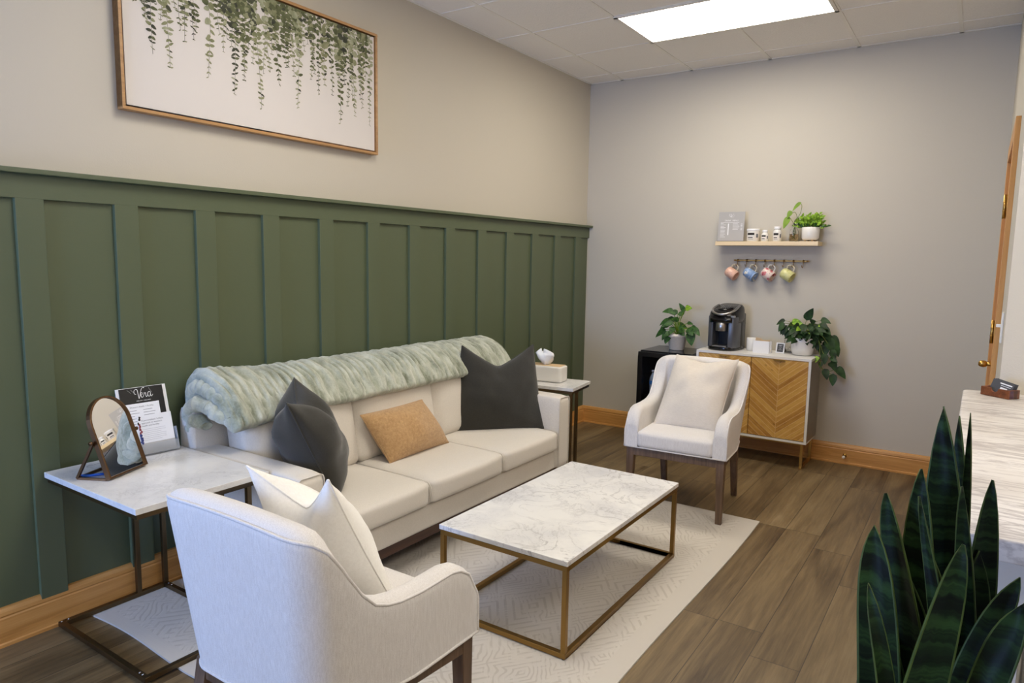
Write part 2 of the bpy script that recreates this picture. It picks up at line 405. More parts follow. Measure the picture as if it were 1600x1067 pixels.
# wall behind the camera, with a window
wx0, wx1, wz0, wz1 = .10, 1.16, .65, 2.05
b = MB().box(0, wx0, YB-.1, YB, 0, H).box(wx1, XE, YB-.1, YB, 0, H).box(wx0, wx1, YB-.1, YB, 0, wz0).box(wx0, wx1, YB-.1, YB, wz1, H)
struct(b.build('wall_front', M_wall))
w1 = struct(MB().box(wx0, wx1, YB-.06, YB-.055, wz0, wz1).build('window_1', Mat('window_glass', (1, 1, 1), 0.0, Transmission_Weight=1.0, IOR=1.0).m))
b = MB()
for (a0, a1, c0, c1) in ((wx0-.06, wx0+.03, wz0-.06, wz1+.06), (wx1-.03, wx1+.06, wz0-.06, wz1+.06), (wx0, wx1, wz0-.06, wz0+.03), (wx0, wx1, wz1-.03, wz1+.06), ((wx0+wx1)/2-.02, (wx0+wx1)/2+.02, wz0, wz1)):
    b.box(a0, a1, YB-.07, YB+.02, c0, c1)
b.build('window_frame', M_oak_x, w1)
# green board and batten panelling
ZF = 1.683; ZT = 1.772
b = MB().box(0, .012, YB, 0, 0, ZT).box(0, .030, YB, 0, ZF, ZT)
k = -9
while True:
    y0 = -4.493+.3537*k
    if y0 > -.1: break
    if y0 > YB: b.box(0, .030, y0, y0+.096, .13, ZF+.001)
    k += 1
struct(b.build('trim_1', M_green, bevel=.0015, seg=1))
struct(MB().box(0, .066, YB, -.001, ZT, ZT+.019).build('trim_2', M_green, bevel=.003))
# oak baseboards
def base_prof(): return [(0, 0), (.026, 0), (.026, .012), (.021, .016), (.020, .108), (.017, .114), (.019, .120), (.017, .132), (.010, .146), (0, .149)]
def baseboard(name, mat, f):
    pr = base_prof(); n = len(pr); vs = [f(0, d, z) for d, z in pr]+[f(1, d, z) for d, z in pr]
    return struct(MB().add(vs, [tuple(range(n)), tuple(range(2*n-1, n-1, -1))]+[(i, (i+1) % n, n+(i+1) % n, n+i) for i in range(n)]).build(name, mat))
baseboard('baseboard_left', M_oak_y, lambda t, d, z: (.012+d, (YB if t else 0), z))
baseboard('baseboard_back', M_oak_x, lambda t, d, z: ((XR if t else .0), -d, z))
baseboard('baseboard_right', M_oak_y, lambda t, d, z: (XR-d, (-1.0 if t else -.02), z))
# doorstop on the back baseboard
t_ = thing('doorstop', 'small brass door stop screwed into the oak baseboard right of the cabinet', 'door stop', (2.245, -.02, .066))
MB().tube([(0, -.001, 0), (0, -.004, 0)], .014, 14).build('mounting_plate', M_gold, t_, True)
MB().tube([(0, -.004, 0), (0, -.05, 0)], .006, 10).build('post', M_gold, t_, True)
tip = MB().tube([(0, -.05, 0), (0, -.052, 0), (0, -.062, 0), (0, -.065, 0)], [.008, .011, .011, .008], 12).build('rubber_tip', M_switch, t_, True); tip['label'] = 'pale rubber tip'

# door in the right wall
d1 = struct(MB().box(XR+.012, XR+.05, DY0+.02, DY1-.02, .01, DZ-.02).build('door_1', M_oak_z))
b = MB().box(XR-.019, XR+.001, DY0-.065, DY0+.012, 0, DZ+.065).box(XR-.019, XR+.001, DY1-.012, DY1+.065, 0, DZ+.065).box(XR-.019, XR+.001, DY0, DY1, DZ-.012, DZ+.065)
b.box(XR+.001, XR+.10, DY0, DY0+.018, 0, DZ).box(XR+.001, XR+.10, DY1-.018, DY1, 0, DZ).box(XR+.001, XR+.10, DY0, DY1, DZ-.018, DZ)
b.build('door_casing', M_oak_z, d1, bevel=.003)
for zc in (1.744, 1.21, .25):
    h_ = MB().tube([(XR-.026, DY0+.004, zc-.05), (XR-.026, DY0+.004, zc+.05)], .0065, 10).box(XR-.021, XR-.0185, DY0-.034, DY0+.004, zc-.045, zc+.045).box(XR-.021, XR+.012, DY0+.002, DY0+.0135, zc-.045, zc+.045)
    for q in (-.018, .018): h_.tube([(XR-.026, DY0+.004, zc+q-.002), (XR-.026, DY0+.004, zc+q+.002)], .0075, 10)
    h_.build('door_hinge', M_gold, d1, True)
kb = MB().tube([(XR+.012, DY1-.09, .975), (XR+.008, DY1-.09, .975)], .03, 18).tube([(XR+.01, DY1-.09, .975), (XR-.028, DY1-.09, .975)], .011, 14)
kb.tube([(XR-.02, DY1-.09, .975), (XR-.026, DY1-.09, .975), (XR-.036, DY1-.09, .975), (XR-.052, DY1-.09, .975), (XR-.060, DY1-.09, .975)], [.010, .015, .0185, .0165, .009], 18)
kb.build('door_handle', M_gold, d1, True)
# switch by the door
t_ = thing('light_switch', 'white toggle light switch plate on the wall beside the oak door casing', 'light switch', (XR, -2.36, 1.26))
MB().box(-.007, 0, -.036, .036, -.058, .058).build('switch_plate', M_switch, t_, bevel=.002)
MB().box(-.022, -.006, -.005, .005, .0, .012).build('toggle', M_switch, t_, bevel=.001)

# ceiling grid and light panels
GX = [.919-.6096*k for k in range(1, 2)]+[.919+.6096*k for k in range(6)]
GY = [-.2313-.6096*k for k in range(12)]
b = MB()
panels = [(.919, -1.4505), (.919, -3.8889), (3.358, -3.8889), (3.358, -6.3273)]  # last one is an unseen extra, added to brighten the near armchair's right side
def inpanel(x, y):
    return any(px-1e-3 < x < px+1.2192+1e-3 and py-1e-3 < y < py+.6096+1e-3 for px, py in panels)
for gx in GX:
    for j in range(-1, len(GY)):
        ya = GY[j] if j >= 0 else 0; yb = GY[j+1] if j+1 < len(GY) else YB
        if any(px+.01 < gx < px+1.2 and py-.01 < (ya+yb)/2 < py+.62 for px, py in panels): continue
        b.box(gx-.012, gx+.012, yb, ya, H-.004, H+.002)
for gy in GY:
    b.box(0, XE, gy-.012, gy+.012, H-.0035, H+.002)
b.box(0, .02, YB, 0, H-.004, H+.001).box(0, XR, -.02, 0, H-.004, H+.001)
struct(b.build('trim_4', M_tbar))
PL = ['rectangular ceiling light panel in view at the top of the back wall', 'ceiling light panel above the coffee table', 'unseen ceiling light panel added behind the camera to brighten the near armchair from the right']
for i, (px, py) in enumerate(panels):
    t_ = thing('ceiling_light', ['bright rectangular ceiling light panel near the back wall', PL[1], 'ceiling light panel over the reception counter', PL[2]][i], 'ceiling light', (px+.6096, py+.3048, H), 0, 'recessed ceiling light panels')
    b = MB()
    for (a0, a1, c0, c1) in ((-.610, -.585, -.305, .305), (.585, .610, -.305, .305), (-.61, .61, -.305, -.28), (-.61, .61, .28, .305)): b.box(a0, a1, c0, c1, -.008, -.0002)
    b.build('frame', M_tbar, t_, bevel=.001)
    MB().box(-.587, .587, -.282, .282, -.006, -.0004).build('diffuser', M_emit, t_)

# ------------------------------------------------------------------ rug
nx, ny = 90, 120; P = []
RX0, RX1, RY0, RY1 = .052, 2.032, -4.335, -1.61
def rz_(x, y):
    e = max(0, 1-(y-RY0)/.10)*max(0, 1-abs(x-1.02)/.28); e2 = max(0, 1-(y-RY0)/.05)
    return .008 + .012*e + .002*noise.noise(Vector((x*4, y*4, 0)))*e2
def rx_(u, v):
    x = RX0+(RX1-RX0)*u; y = RY0+(RY1-RY0)*v
    y += (.020*math.sin(x*5.0)+.03*math.exp(-((x-1.0)/.3)**2))*(1-v)**8
    x += .012*math.sin(y*2.3)*u**6 + .02*u*(1-v)
    return x, y
P = [[(*rx_(i/nx, j/ny), 0) for j in range(ny+1)] for i in range(nx+1)]
top = [[(p[0], p[1], rz_(p[0], p[1])) for p in r_] for r_ in P]
b = MB().grid(top)
edge = [top[i][0] for i in range(nx+1)]+[top[nx][j] for j in range(1, ny+1)]+[top[i][ny] for i in range(nx-1, -1, -1)]+[top[0][j] for j in range(ny-1, 0, -1)]
n = len(edge); b.add(edge+[(x, y, z-.0075) for x, y, z in edge], [(i, (i+1) % n, n+(i+1) % n, n+i) for i in range(n)])
rug = b.build('area_rug', M_rug, smooth=False)
tag(rug, 'cream area rug with tone on tone carved diamond pattern under the coffee table', 'rug')
RT = .0095

# ------------------------------------------------------------------ sofa
SY0, SY1 = -3.935, -1.812
sofa = thing('sofa', 'cream linen three seat sofa against the green panelled wall', 'sofa', (.47, (SY0+SY1)/2, 0))
sx, sy = .47, (SY0+SY1)/2
def SB(): return MB()
LT = Matrix.Translation((-sx, -sy, 0))
AW = .135
MB().cushion((.46, (SY0+SY1)/2, .242), (.395, (SY1-SY0)/2-.004, .062), .012, n=6, T=LT).build('seat_base', M_sofa, sofa, True)
for (a, c, q) in ((SY0, SY0+AW, 0), (SY1-AW, SY1, 1)):
    b = MB().cushion((.475, (a+c)/2, .410), (.408, AW/2, .226), .022, (0, .0, .004), n=8, T=LT)
    o = b.build('arm', M_sofa, sofa, True)
    b = MB(); r_ = .0028; xf = .881
    b.tube([Vector(p_)-Vector((sx, sy, 0)) for p_ in ((xf, a+.005, .19), (xf, a+.005, .61), (xf-.002, a+.009, .625), (xf-.003, a+.02, .6315), (xf-.003, c-.02, .6315), (xf-.002, c-.009, .625), (xf, c-.005, .61), (xf, c-.005, .19))], r_, 6)
    b.build('seam_piping', M_sofa, o, True)
cy = [(-3.797, -3.160), (-3.158, -2.547), (-2.545, -1.950)]
for (a, c) in cy:
    o = MB().cushion((.515, (a+c)/2, .368), (.372, (c-a)/2-.0015, .063), .030, (.012, .002, .012), n=12, T=LT, neg=(0, 1, 0)).build('seat_cushion', M_sofa, sofa, True)
    for yv in (a+.004, c-.004):
        b = MB()
        pts = [(.30, yv, .4215), (.80, yv, .4225), (.862, yv, .417), (.879, yv, .395), (.883, yv, .37), (.879, yv, .33), (.865, yv, .312)]
        b.tube([Vector(p_)-Vector((sx, sy, 0)) for p_ in pts], .0028, 6)
        b.build('seam_piping', M_sofa, o, True)
MB().cushion((.125, (SY0+SY1)/2, .50), (.07, (SY1-SY0)/2-.006, .32), .035, (.006, 0, .004), n=10, T=LT).build('back_frame', M_sofa, sofa, True)
for (a, c) in cy:
    T = LT @ Matrix.Translation((.305, (a+c)/2, .615)) @ Matrix.Rotation(-.17, 4, 'Y')
    MB().cushion((0, 0, 0), (.085, (c-a)/2+.002, .205), .045, (.028, .003, .012), n=12, T=T, neg=(.3, 1, 0)).build('back_cushion', M_sofa, sofa, True)
MB().box(.10, .82, SY0+.05, SY1-.05, .115, .182, LT).build('wood_plinth', M_sofaleg, sofa, bevel=.004)['label'] = 'dark walnut plinth'
for xx in (.13, .78):
    for yy in (SY0+.09, SY1-.09):
        MB().prism([(xx-.03, yy-.03), (xx+.03, yy-.03), (xx+.03, yy+.03), (xx-.03, yy+.03)], RT, .116, LT).build('leg', M_sofaleg, sofa, bevel=.003)

# ------------------------------------------------------------------ blanket over the sofa back
def n3(x, y, z): return noise.noise(Vector((x, y, z)))
prof = [(.088, .74), (.080, .79), (.082, .85), (.10, .895), (.135, .920), (.18, .928), (.24, .918), (.30, .892), (.345, .852), (.382, .808), (.408, .765)]
def cat(pts, m_):
    out = []
    n = len(pts)
    for i in range(n-1):
        p0, p1, p2, p3 = pts[max(i-1, 0)], pts[i], pts[i+1], pts[min(i+2, n-1)]
        for k in range(m_):
            t = k/m_; out.append(tuple(.5*((2*p1[j])+(-p0[j]+p2[j])*t+(2*p0[j]-5*p1[j]+4*p2[j]-p3[j])*t*t+(-p0[j]+3*p1[j]-3*p2[j]+p3[j])*t**3) for j in range(len(p1))))
    out.append(tuple(pts[-1])); return out
cp = cat(prof, 6); npf = len(cp)
bx0, by0 = .2, -2.85
ring = []   # closed ring of (x, z, nx, nz, is_outer, t)
for i, (x, z) in enumerate(cp):
    a = cp[max(i-1, 0)]; c_ = cp[min(i+1, npf-1)]; tx, tz = c_[0]-a[0], c_[1]-a[1]; l = math.hypot(tx, tz); ring.append((x, z, -tz/l, tx/l, i/(npf-1)))
th = .017
ny = 760; P = []
for j in range(ny+1):
    v = j/ny; y = -3.89+2.11*v
    row_ = []
    endz = min(1, v/.02, (1-v)/.02); endz = math.sqrt(max(0, 1-(1-endz)**2))
    left = max(0, 1-v/.16)
    for side in (1, -1):
        seq = range(npf) if side == 1 else range(npf-1, -1, -1)
        for i in seq:
            x, z, nx_, nz_, t = ring[i]
            wob = n3(y*2.2, t*2, 3)*.02
            # ruched ribs: crossing the roll, breaking up now and then
            ph = (y + .020*n3(y*3, t*3.0, 0) + .016*n3(y*8, t*5, 5) - .015*t)/.038
            br = n3(y*5, t*5, 9)
            rib = abs(math.sin(PI*ph))**.5
            rib2 = abs(math.sin(PI*(ph*.5+.25)))**.7
            k = .5+.5*math.tanh(br*6)
            hh = (rib*k+rib2*(1-k))*.021 + n3(y*13, t*9, 2)*.006 + n3(y*45, t*30, 1)*.003
            tt = min(t, 1-t)*npf/3; cap = min(1, tt); cap = math.sqrt(max(0, 1-(1-cap)**2))
            r_ = (th + hh*(1 if side == 1 else .2) + left*.010)*cap*endz*side
            sag = (.018*n3(y*3, 0, 7)-.03*left)*max(0, t-.5)*2
            bulge = left*.02*math.sin(t*PI)
            row_.append((x+nx_*(r_+wob*.5+bulge)-bx0+n3(y*4, 1, t*2)*.010, y-by0, z+nz_*(r_+wob*.3+bulge)+sag))
    P.append(row_+[row_[0]])
b = MB().grid(P)
def roll(pts, rad, seed):
    c_ = cat(pts, 14); n = len(c_); R_ = []
    Q = []
    for i, p_ in enumerate(c_):
        t = i/(n-1); e = min(1, t/.08, (1-t)/.08); e = math.sqrt(max(0.02, 1-(1-e)**2))
        R_.append(rad*e*(1+.13*abs(math.sin(i*.5+seed))*1.0+.30*n3(i*.15, seed, 0)))
        Q.append((p_[0]-bx0+.008*n3(i*.2, seed, 4), p_[1]-by0+.010*n3(i*.2, seed, 8), p_[2]))
    b.tube(Q, R_, 18)
roll([(.12, -3.875, .80), (.125, -3.88, .87), (.17, -3.875, .905), (.25, -3.87, .890), (.33, -3.865, .85), (.372, -3.86, .785), (.38, -3.84, .75)], .036, 1)
roll([(.13, -3.885, .735), (.125, -3.905, .79), (.18, -3.905, .835), (.26, -3.90, .83), (.33, -3.885, .80), (.375, -3.83, .775), (.395, -3.76, .765)], .032, 2)
roll([(.13, -3.90, .715), (.15, -3.91, .75), (.20, -3.915, .765), (.25, -3.905, .745)], .026, 3)
roll([(.34, -3.86, .84), (.375, -3.80, .81), (.395, -3.72, .785), (.40, -3.62, .775)], .028, 4)
bl = b.build('throw_blanket', M_fur, None, True, loc=(bx0, by0, 0))
tag(bl, 'fluffy sage green ruched faux fur throw draped along the sofa back', 'blanket')

# ------------------------------------------------------------------ pillows
def pillow(name, label, cat_, mat, TL, TR, BR, BL, T=.07, chop=.12, e=.06, seed=1, wr=.004, tip=0.02, seam=None, dent=0.35, n=30):
    TL, TR, BR, BL = map(Vector, (TL, TR, BR, BL)); ctr = (TL+TR+BR+BL)/4
    nrm = (TR-TL).cross(TL-BL).normalized()
    def pos(u, v, sd):
        e1 = u*(1-e*(1-v*v)); bump_ = chop*(math.sqrt(1+.006)-math.sqrt(min(1, (u/.98)**2)+.006))*max(0, (v+1)/2)**2.6
        v1 = v*(1-e*(1-u*u)) - bump_
        a = (u1 := (e1+1)/2); w_ = (v1+1)/2
        p = (BL*(1-a)+BR*a)*(1-w_)+(TL*(1-a)+TR*a)*w_
        th_ = T*1.08*((1-u*u)*(1-v*v))**.52
        th_ *= 1+.18*(1-v)*.5
        if chop: th_ *= 1-dent*math.exp(-(u/.22)**2)*max(0, v)**1.5
        th_ += .35*T*dent*math.exp(-((abs(u)-.45)/.25)**2)*max(0, v)*(1-v*v)**.4
        q = p*6; w2 = (noise.noise(Vector((q.x+seed, q.y, q.z)))+.5*noise.noise(q*2.4+Vector((seed*3, 0, 0))))*wr*2*(1-max(abs(u), abs(v))**4)
        return p + nrm*sd*(th_+w2)-ctr
    s_ = [math.sin((-1+2*i/n)*PI/2) for i in range(n+1)]
    b = MB()
    b.grid([[pos(u, v, 1) for v in s_] for u in s_]); b.grid([[pos(u, v, -1) for v in s_] for u in s_])
    o = b.build(name, mat, None, True, loc=tuple(ctr), fix=True)
    tag(o, label, cat_)
    ed = [(u, 1) for u in s_]+[(1, v) for v in s_[::-1][1:]]+[(u, -1) for u in s_[::-1][1:]]+[(-1, v) for v in s_[1:]]
    MB().tube([pos(u, v, 0)*1.003 for u, v in ed], seam or .0022, 6).build('seam_piping', mat, o, True)
    return o
pillow('throw_pillow', 'large charcoal pillow leaning in the left sofa corner, partly over the arm', 'pillow', M_charcoal, (.42, -3.575, .935), (.775, -3.895, .915), (.70, -3.58, .41), (.30, -3.34, .45), T=.125, chop=.34, e=.0, seed=3, wr=.010, dent=.45)
pillow('throw_pillow', 'large charcoal pillow with a dented top at the right end of the sofa', 'pillow', M_charcoal, (.36, -2.262, .950), (.60, -1.815, .935), (.775, -1.95, .43), (.375, -2.40, .43), T=.080, chop=.52, e=.03, seed=9, wr=.010, dent=.35)
pillow('lumbar_pillow', 'small tan boucle lumbar pillow resting on the middle of the sofa', 'pillow', M_tan, (.42, -3.17, .685), (.42, -2.70, .69), (.535, -2.60, .44), (.55, -3.09, .435), T=.080, chop=.0, e=.035, seed=5, wr=.007)
pillow('throw_pillow', 'white linen pillow with two pointed corners in the near armchair', 'pillow', M_white, (1.385, -4.50, .925), (1.675, -4.47, .935), (1.70, -4.24, .49), (1.33, -4.22, .49), T=.085, chop=.50, seed=12, wr=.008, dent=.45, seam=.003)
pillow('throw_pillow', 'ivory linen pillow standing in the far armchair by the coffee cabinet', 'pillow', M_ivory, (1.405, -1.36, .895), (1.79, -1.335, .895), (1.765, -1.62, .485), (1.385, -1.66, .485), T=.075, chop=.16, e=.03, seed=20, wr=.011, dent=.4, seam=.0025)

# ------------------------------------------------------------------ armchair
def armchair(label, loc, rz):
    t_ = thing('armchair', label, 'armchair', loc, rz, 'white upholstered armchairs facing each other across the coffee table')
    zb = .385; hw = .300; yf = .318; yb = -.255; th_ = .078; rc = .10
    path = []
    for i in range(13): path.append((-hw, yf+(yb+rc-yf)*(i/12), (-1, 0)))
    for i in range(1, 10):
        a = PI+(PI/2)*i/10; path.append((-hw+rc+rc*math.cos(a), yb+rc+rc*math.sin(a), (math.cos(a), math.sin(a))))
    for i in range(9): path.append((-hw+rc+(2*hw-2*rc)*i/8, yb, (0, -1)))
    full = path+[(-x, y, (-nx_, ny_)) for x, y, (nx_, ny_) in reversed(path[:22])]
    def hgt(x, y):
        if y > .20: h = .500+.125*math.sqrt(max(0, 1-((y-.195)/.125)**2))
        else:
            k = [( .20, .625), (.08, .622), (-.02, .628), (-.08, .655), (-.13, .715), (-.17, .79), (-.20, .84), (-.225, .862), (-.255, .870), (-.30, .870)]
            h = k[-1][1]
            for (a, ha), (c, hc) in zip(k, k[1:]):
                if a >= y >= c: f = (a-y)/(a-c); h = ha+(hc-ha)*f; break
        return h + (.012*(1-(x/hw)**2) if y < -.2 else 0)
    def warp(x, y, z):
        w_ = max(0, min(1, (.05-y)/.3)); k = (z-zb)
        y2 = y - w_*k*.11; x2 = x*(1+w_*(.055*k/.47-.15*(1-k/.47))) 
        return (x2, y2, z)
    P = []; pipe = []; low = []
    for (x, y, (nx_, ny_)) in full:
        h = hgt(x, y); r_ = .034; row_ = []
        r2_ = th_/2
        for k in range(7): z = zb+(h-r_-zb)*k/6; row_.append(warp(x, y, z))
        for k in range(1, 8):
            a = PI*k/8; row_.append(warp(x-nx_*(r2_-r2_*math.cos(a)), y-ny_*(r2_-r2_*math.cos(a)), h-r_+r_*math.sin(a)))
        for k in range(7): z = h-r_+(zb-(h-r_))*k/6; row_.append(warp(x-nx_*th_, y-ny_*th_, z))
        P.append(row_); a = .55
        px_, py_, pz_ = warp(x-nx_*(r2_-r2_*math.cos(a)), y-ny_*(r2_-r2_*math.cos(a)), h-r_+r_*math.sin(a)); pipe.append((px_+nx_*.001, py_+ny_*.001, pz_+.001))
        low.append(warp(x+nx_*.001, y+ny_*.001, zb+.003))
    b = MB().grid(P)
    n = len(P[0])
    for row_ in (P[0], P[-1]):
        b.add(row_, [tuple(range(n))])
    sh = b.build('backrest_and_arms', M_chair, t_, True)
    for p_ in sh.data.polygons:
        if len(p_.vertices) > 4: p_.use_smooth = False
    f0 = [tuple(Vector(P[0][k])+Vector((.001, .001, 0))) for k in range(1, 7)]
    f1 = [tuple(Vector(P[-1][k])+Vector((-.001, .001, 0))) for k in range(1, 7)]
    MB().tube(low[:1]+f0+pipe+f1[::-1]+low[-1:], .0042, 8).tube(low, .0042, 8).build('piping', M_chair, sh, True)
    s_ = MB().cushion((0, .045, .437), (hw-th_+.006, .285, .052), .03, (0, .004, .014), n=12, neg=(1, 1, 0)).build('seat', M_chair, t_, True)
    MB().tube([(-hw+.004, yf+.004, zb+.003), (hw-.004, yf+.004, zb+.003)], .0042, 8).build('piping', M_chair, s_, True)
    b = MB(); z0, z1 = .335, .386
    b.box(-.285, .285, .275, .308, z0, z1).box(-.245, .245, -.235, -.20, z0, z1)
    for q in (-1, 1): b.prism([(q*.289, .30), (q*.258, .30), (q*.218, -.22), (q*.249, -.22)], z0, z1)
    b.build('seat_frame', M_leg, t_, bevel=.002)
    for sgn in (-1, 1):
        def leg(cx, cy_, dx, dy, a0, a1):
            vs = [(cx+i*a0, cy_+j*a0, z1) for j in (-1, 1) for i in (-1, 1)]+[(cx+dx+i*a1, cy_+dy+j*a1, 0) for j in (-1, 1) for i in (-1, 1)]
            MB().add(vs, [(0, 1, 3, 2), (4, 6, 7, 5), (0, 4, 5, 1), (2, 3, 7, 6), (0, 2, 6, 4), (1, 5, 7, 3)]).build('leg', M_leg, t_, bevel=.003)
        leg(sgn*.266, .286, sgn*.004, .004, .0235, .0165); leg(sgn*.228, -.208, sgn*.002, -.075, .0235, .0165)
    return t_
armchair('white upholstered armchair with its back to the camera, in front of the left side table', (1.535, -4.372, RT+.001), 0)
armchair('white upholstered armchair beyond the coffee table, in front of the coffee cabinet', (1.566, -1.522, RT*.0+.001), math.radians(184))

# ------------------------------------------------------------------ tables
def bar(b, p, q, w_=.0095): return b.tube([p, q], w_, 4, sq=True)
tx0, tx1, ty0, ty1 = 1.209, 1.819, -3.487, -2.366
ct = thing('coffee_table', 'rectangular white marble coffee table on a brass box frame on the rug', 'coffee table', ((tx0+tx1)/2, (ty0+ty1)/2, RT))
a, c = (tx1-tx0)/2, (ty1-ty0)/2
MB().box(-a, a, -c, c, .366, .387).build('tabletop', M_marble, ct, bevel=.003)
fr = MB(); w_ = .010
for z in (.012, .354):
    for s_ in (-1, 1):
        fr.box(-a+.004, a-.004, s_*(c-.014)-w_, s_*(c-.014)+w_, z-w_, z+w_); fr.box(s_*(a-.014)-w_, s_*(a-.014)+w_, -c+.024, c-.024, z-w_, z+w_)
fr.build('frame', M_brass, ct, bevel=.0015)
for s1 in (-1, 1):
    for s2 in (-1, 1):
        l_ = MB().box(s1*(a-.014)-w_, s1*(a-.014)+w_, s2*(c-.014)-w_, s2*(c-.014)+w_, .022, .344).build('leg', M_brass, ct, bevel=.0015)
        MB().lathe([(.008, 0), (.008, .004)], (s1*(a-.014), s2*(c-.014), -.0015), 10).build('foot_pad', M_blackmat, l_)
def ctable(label, loc, X0, X1, Y0, Y1, ztop, legs, bx0_, bx1_, by0_, by1_, rz=0):
    t_ = thing('side_table', label, 'side table', loc, rz, None)
    MB().box(X0, X1, Y0, Y1, ztop-.022, ztop).build('tabletop', M_marble, t_, bevel=.002)
    w_ = .0095; b = MB(); z = ztop-.032
    b.box(X0+.008, X1-.008, Y0+.008, Y0+.027, z-w_, z+w_).box(X0+.008, X1-.008, Y1-.027, Y1-.008, z-w_, z+w_).box(X0+.008, X0+.027, Y0+.027, Y1-.027, z-w_, z+w_).box(X1-.027, X1-.008, Y0+.027, Y1-.027, z-w_, z+w_)
    b.build('top_frame', M_bronze, t_, bevel=.001)
    b = MB(); z = w_
    b.box(bx0_, bx1_, by0_, by0_+.019, 0, .019).box(bx0_, bx1_, by1_-.019, by1_, 0, .019).box(bx0_, bx0_+.019, by0_+.019, by1_-.019, 0, .019).box(bx1_-.019, bx1_, by0_+.019, by1_-.019, 0, .019)
    bf = b.build('base_frame', M_bronze, t_, bevel=.001)
    for (xx, yy) in [(bx0_+.009, by0_+.035), (bx0_+.009, by0_+.01), (bx1_-.05, by0_+.009), (bx1_-.03, by0_+.009), (bx0_+.035, by1_-.009), (bx0_+.06, by1_-.009)]:
        MB().lathe([(.0045, 0), (.0045, .0015), (.002, .003)], (xx, yy, .0188), 10).build('screw', M_steel, bf, True)
    for (lx, ly) in legs: MB().box(lx, lx+.019, ly, ly+.019, .019, ztop-.041).build('leg', M_bronze, t_, bevel=.001)
    return t_
ctable('low C shaped side table with white marble top at the left end of the sofa', (.38, -4.2, RT), -.338, .334, -.262, .262, .632, [(-.325, .172), (-.325, .054), (.302, .172), (.302, .054)], -.325, .321, -.252, .191)
ctable('C shaped marble side table behind the right sofa arm, holding the tissue box', (.447, -1.508, 0), -.335, .335, -.172, .172, .640, [(.306, -.165), (.306, -.060), (-.325, -.165), (-.325, -.060)], -.325, .325, -.165, .165, math.radians(8))

# ------------------------------------------------------------------ things on the left side table
TT = RT+.632+.0005
# arched mirror: leans back on an easel
nz = Vector((math.cos(math.radians(18.7))*math.cos(math.radians(24.4)), math.cos(math.radians(18.7))*math.sin(math.radians(24.4)), math.sin(math.radians(18.7))))
mxx = Vector((0, 0, 1)).cross(nz).normalized(); myy = nz.cross(mxx)
mbase = Vector((.306, -4.276, TT))
mw, mh = .096, .205     # half width, straight height (arch on top)
t_ = thing('table_mirror', 'arched tabletop mirror in an antique copper frame on the left side table', 'mirror', mbase)
A = axes((0, 0, .004), mxx, myy)
def arch(hw, h, n=20, b0=0.0):
    return [(-hw, b0), (hw, b0)]+[(hw*math.cos(PI*k/n), h+hw*math.sin(PI*k/n)) for k in range(n+1)]
out = arch(mw+.007, mh); inn = arch(mw, mh, b0=.008)
b = MB(); n = len(out); zf, zk = .010, -.010
rg = [[A @ Vector((p[0], p[1], zz)) for p in q] for q, zz in ((out, zk), (out, zf-.002), (arch(mw+.005, mh, b0=.002), zf), (inn, zf), (inn, .002))]
for k in range(4): b.add(rg[k]+rg[k+1], [(i, (i+1) % n, n+(i+1) % n, n+i) for i in range(n)])
b.build('mirror_frame', M_antique, t_, True, fix=True).data.polygons.foreach_set('use_smooth', [False]*(4*n))
MB().prism(arch(mw+.004, mh, b0=.002), -.004, .002, A).build('mirror_glass', M_mirror, t_)
MB().prism(arch(mw+.006, mh, b0=.002), -.0095, -.0045, A).build('mirror_back', M_blackmat, t_)
# easel legs behind the mirror and the pivots
b = MB(); piv = [A @ Vector((s_*(mw+.012), .150, -.004)) for s_ in (-1, 1)]
back = Vector((-nz.x, -nz.y, 0)).normalized()
feet = [Vector((p.x, p.y, .004))+back*.075 for p in piv]
for p_, f_ in zip(piv, feet): b.tube([p_, f_], .0048, 4, sq=True)
b.tube(feet, .0048, 4, sq=True)
for f_, s_ in zip(feet, (-1, 1)): b.tube([f_, A @ Vector((s_*(mw+.004), .004, -.010))], .0042, 4, sq=True)
b.build('easel_stand', M_antique, t_)
for p_, s_ in zip(piv, (-1, 1)):
    b = MB(); q = A.to_3x3() @ Vector((s_, 0, 0)); b.tube([p_-q*.010, p_+q*.010], .0035, 8).tube([p_+q*.008, p_+q*.016], .0075, 12); b.build('pivot_knob', M_antique, t_, True)
# brochures in an acrylic holder
bo = Vector((.128, -4.082, TT)); t_ = thing('brochure_holder', 'clear acrylic brochure stand at the wall end of the left side table', 'brochure holder', bo)
U = Vector((-.28, 0, 1)).normalized(); Rr = Vector((.06, 1, 0)).normalized()
hwid = .104
def plane(off, o=(0, 0, 0)): 
    m_ = axes(Vector(o), Rr, U); return m_ @ Matrix.Translation((0, 0, off))
b = MB(); b.box(-hwid, hwid, .004, .27, -.002, 0, plane(-.012, (0, 0, 0))).box(-hwid-.004, hwid+.004, .002, .045, .0, .002, plane(.020)).box(-hwid-.004, hwid+.004, .0, .003, -.014, .022, plane(0))
b.box(hwid+.002, hwid+.004, .0, .10, -.014, .022, plane(0)).box(-hwid-.004, -hwid-.002, .0, .10, -.014, .022, plane(0))
b.box(-hwid, hwid, .0, .002, -.06, .0, axes((0, 0, 0), Rr, Vector((1, 0, 0)))) if False else None
b.build('acrylic_stand', M_clearplastic, t_)
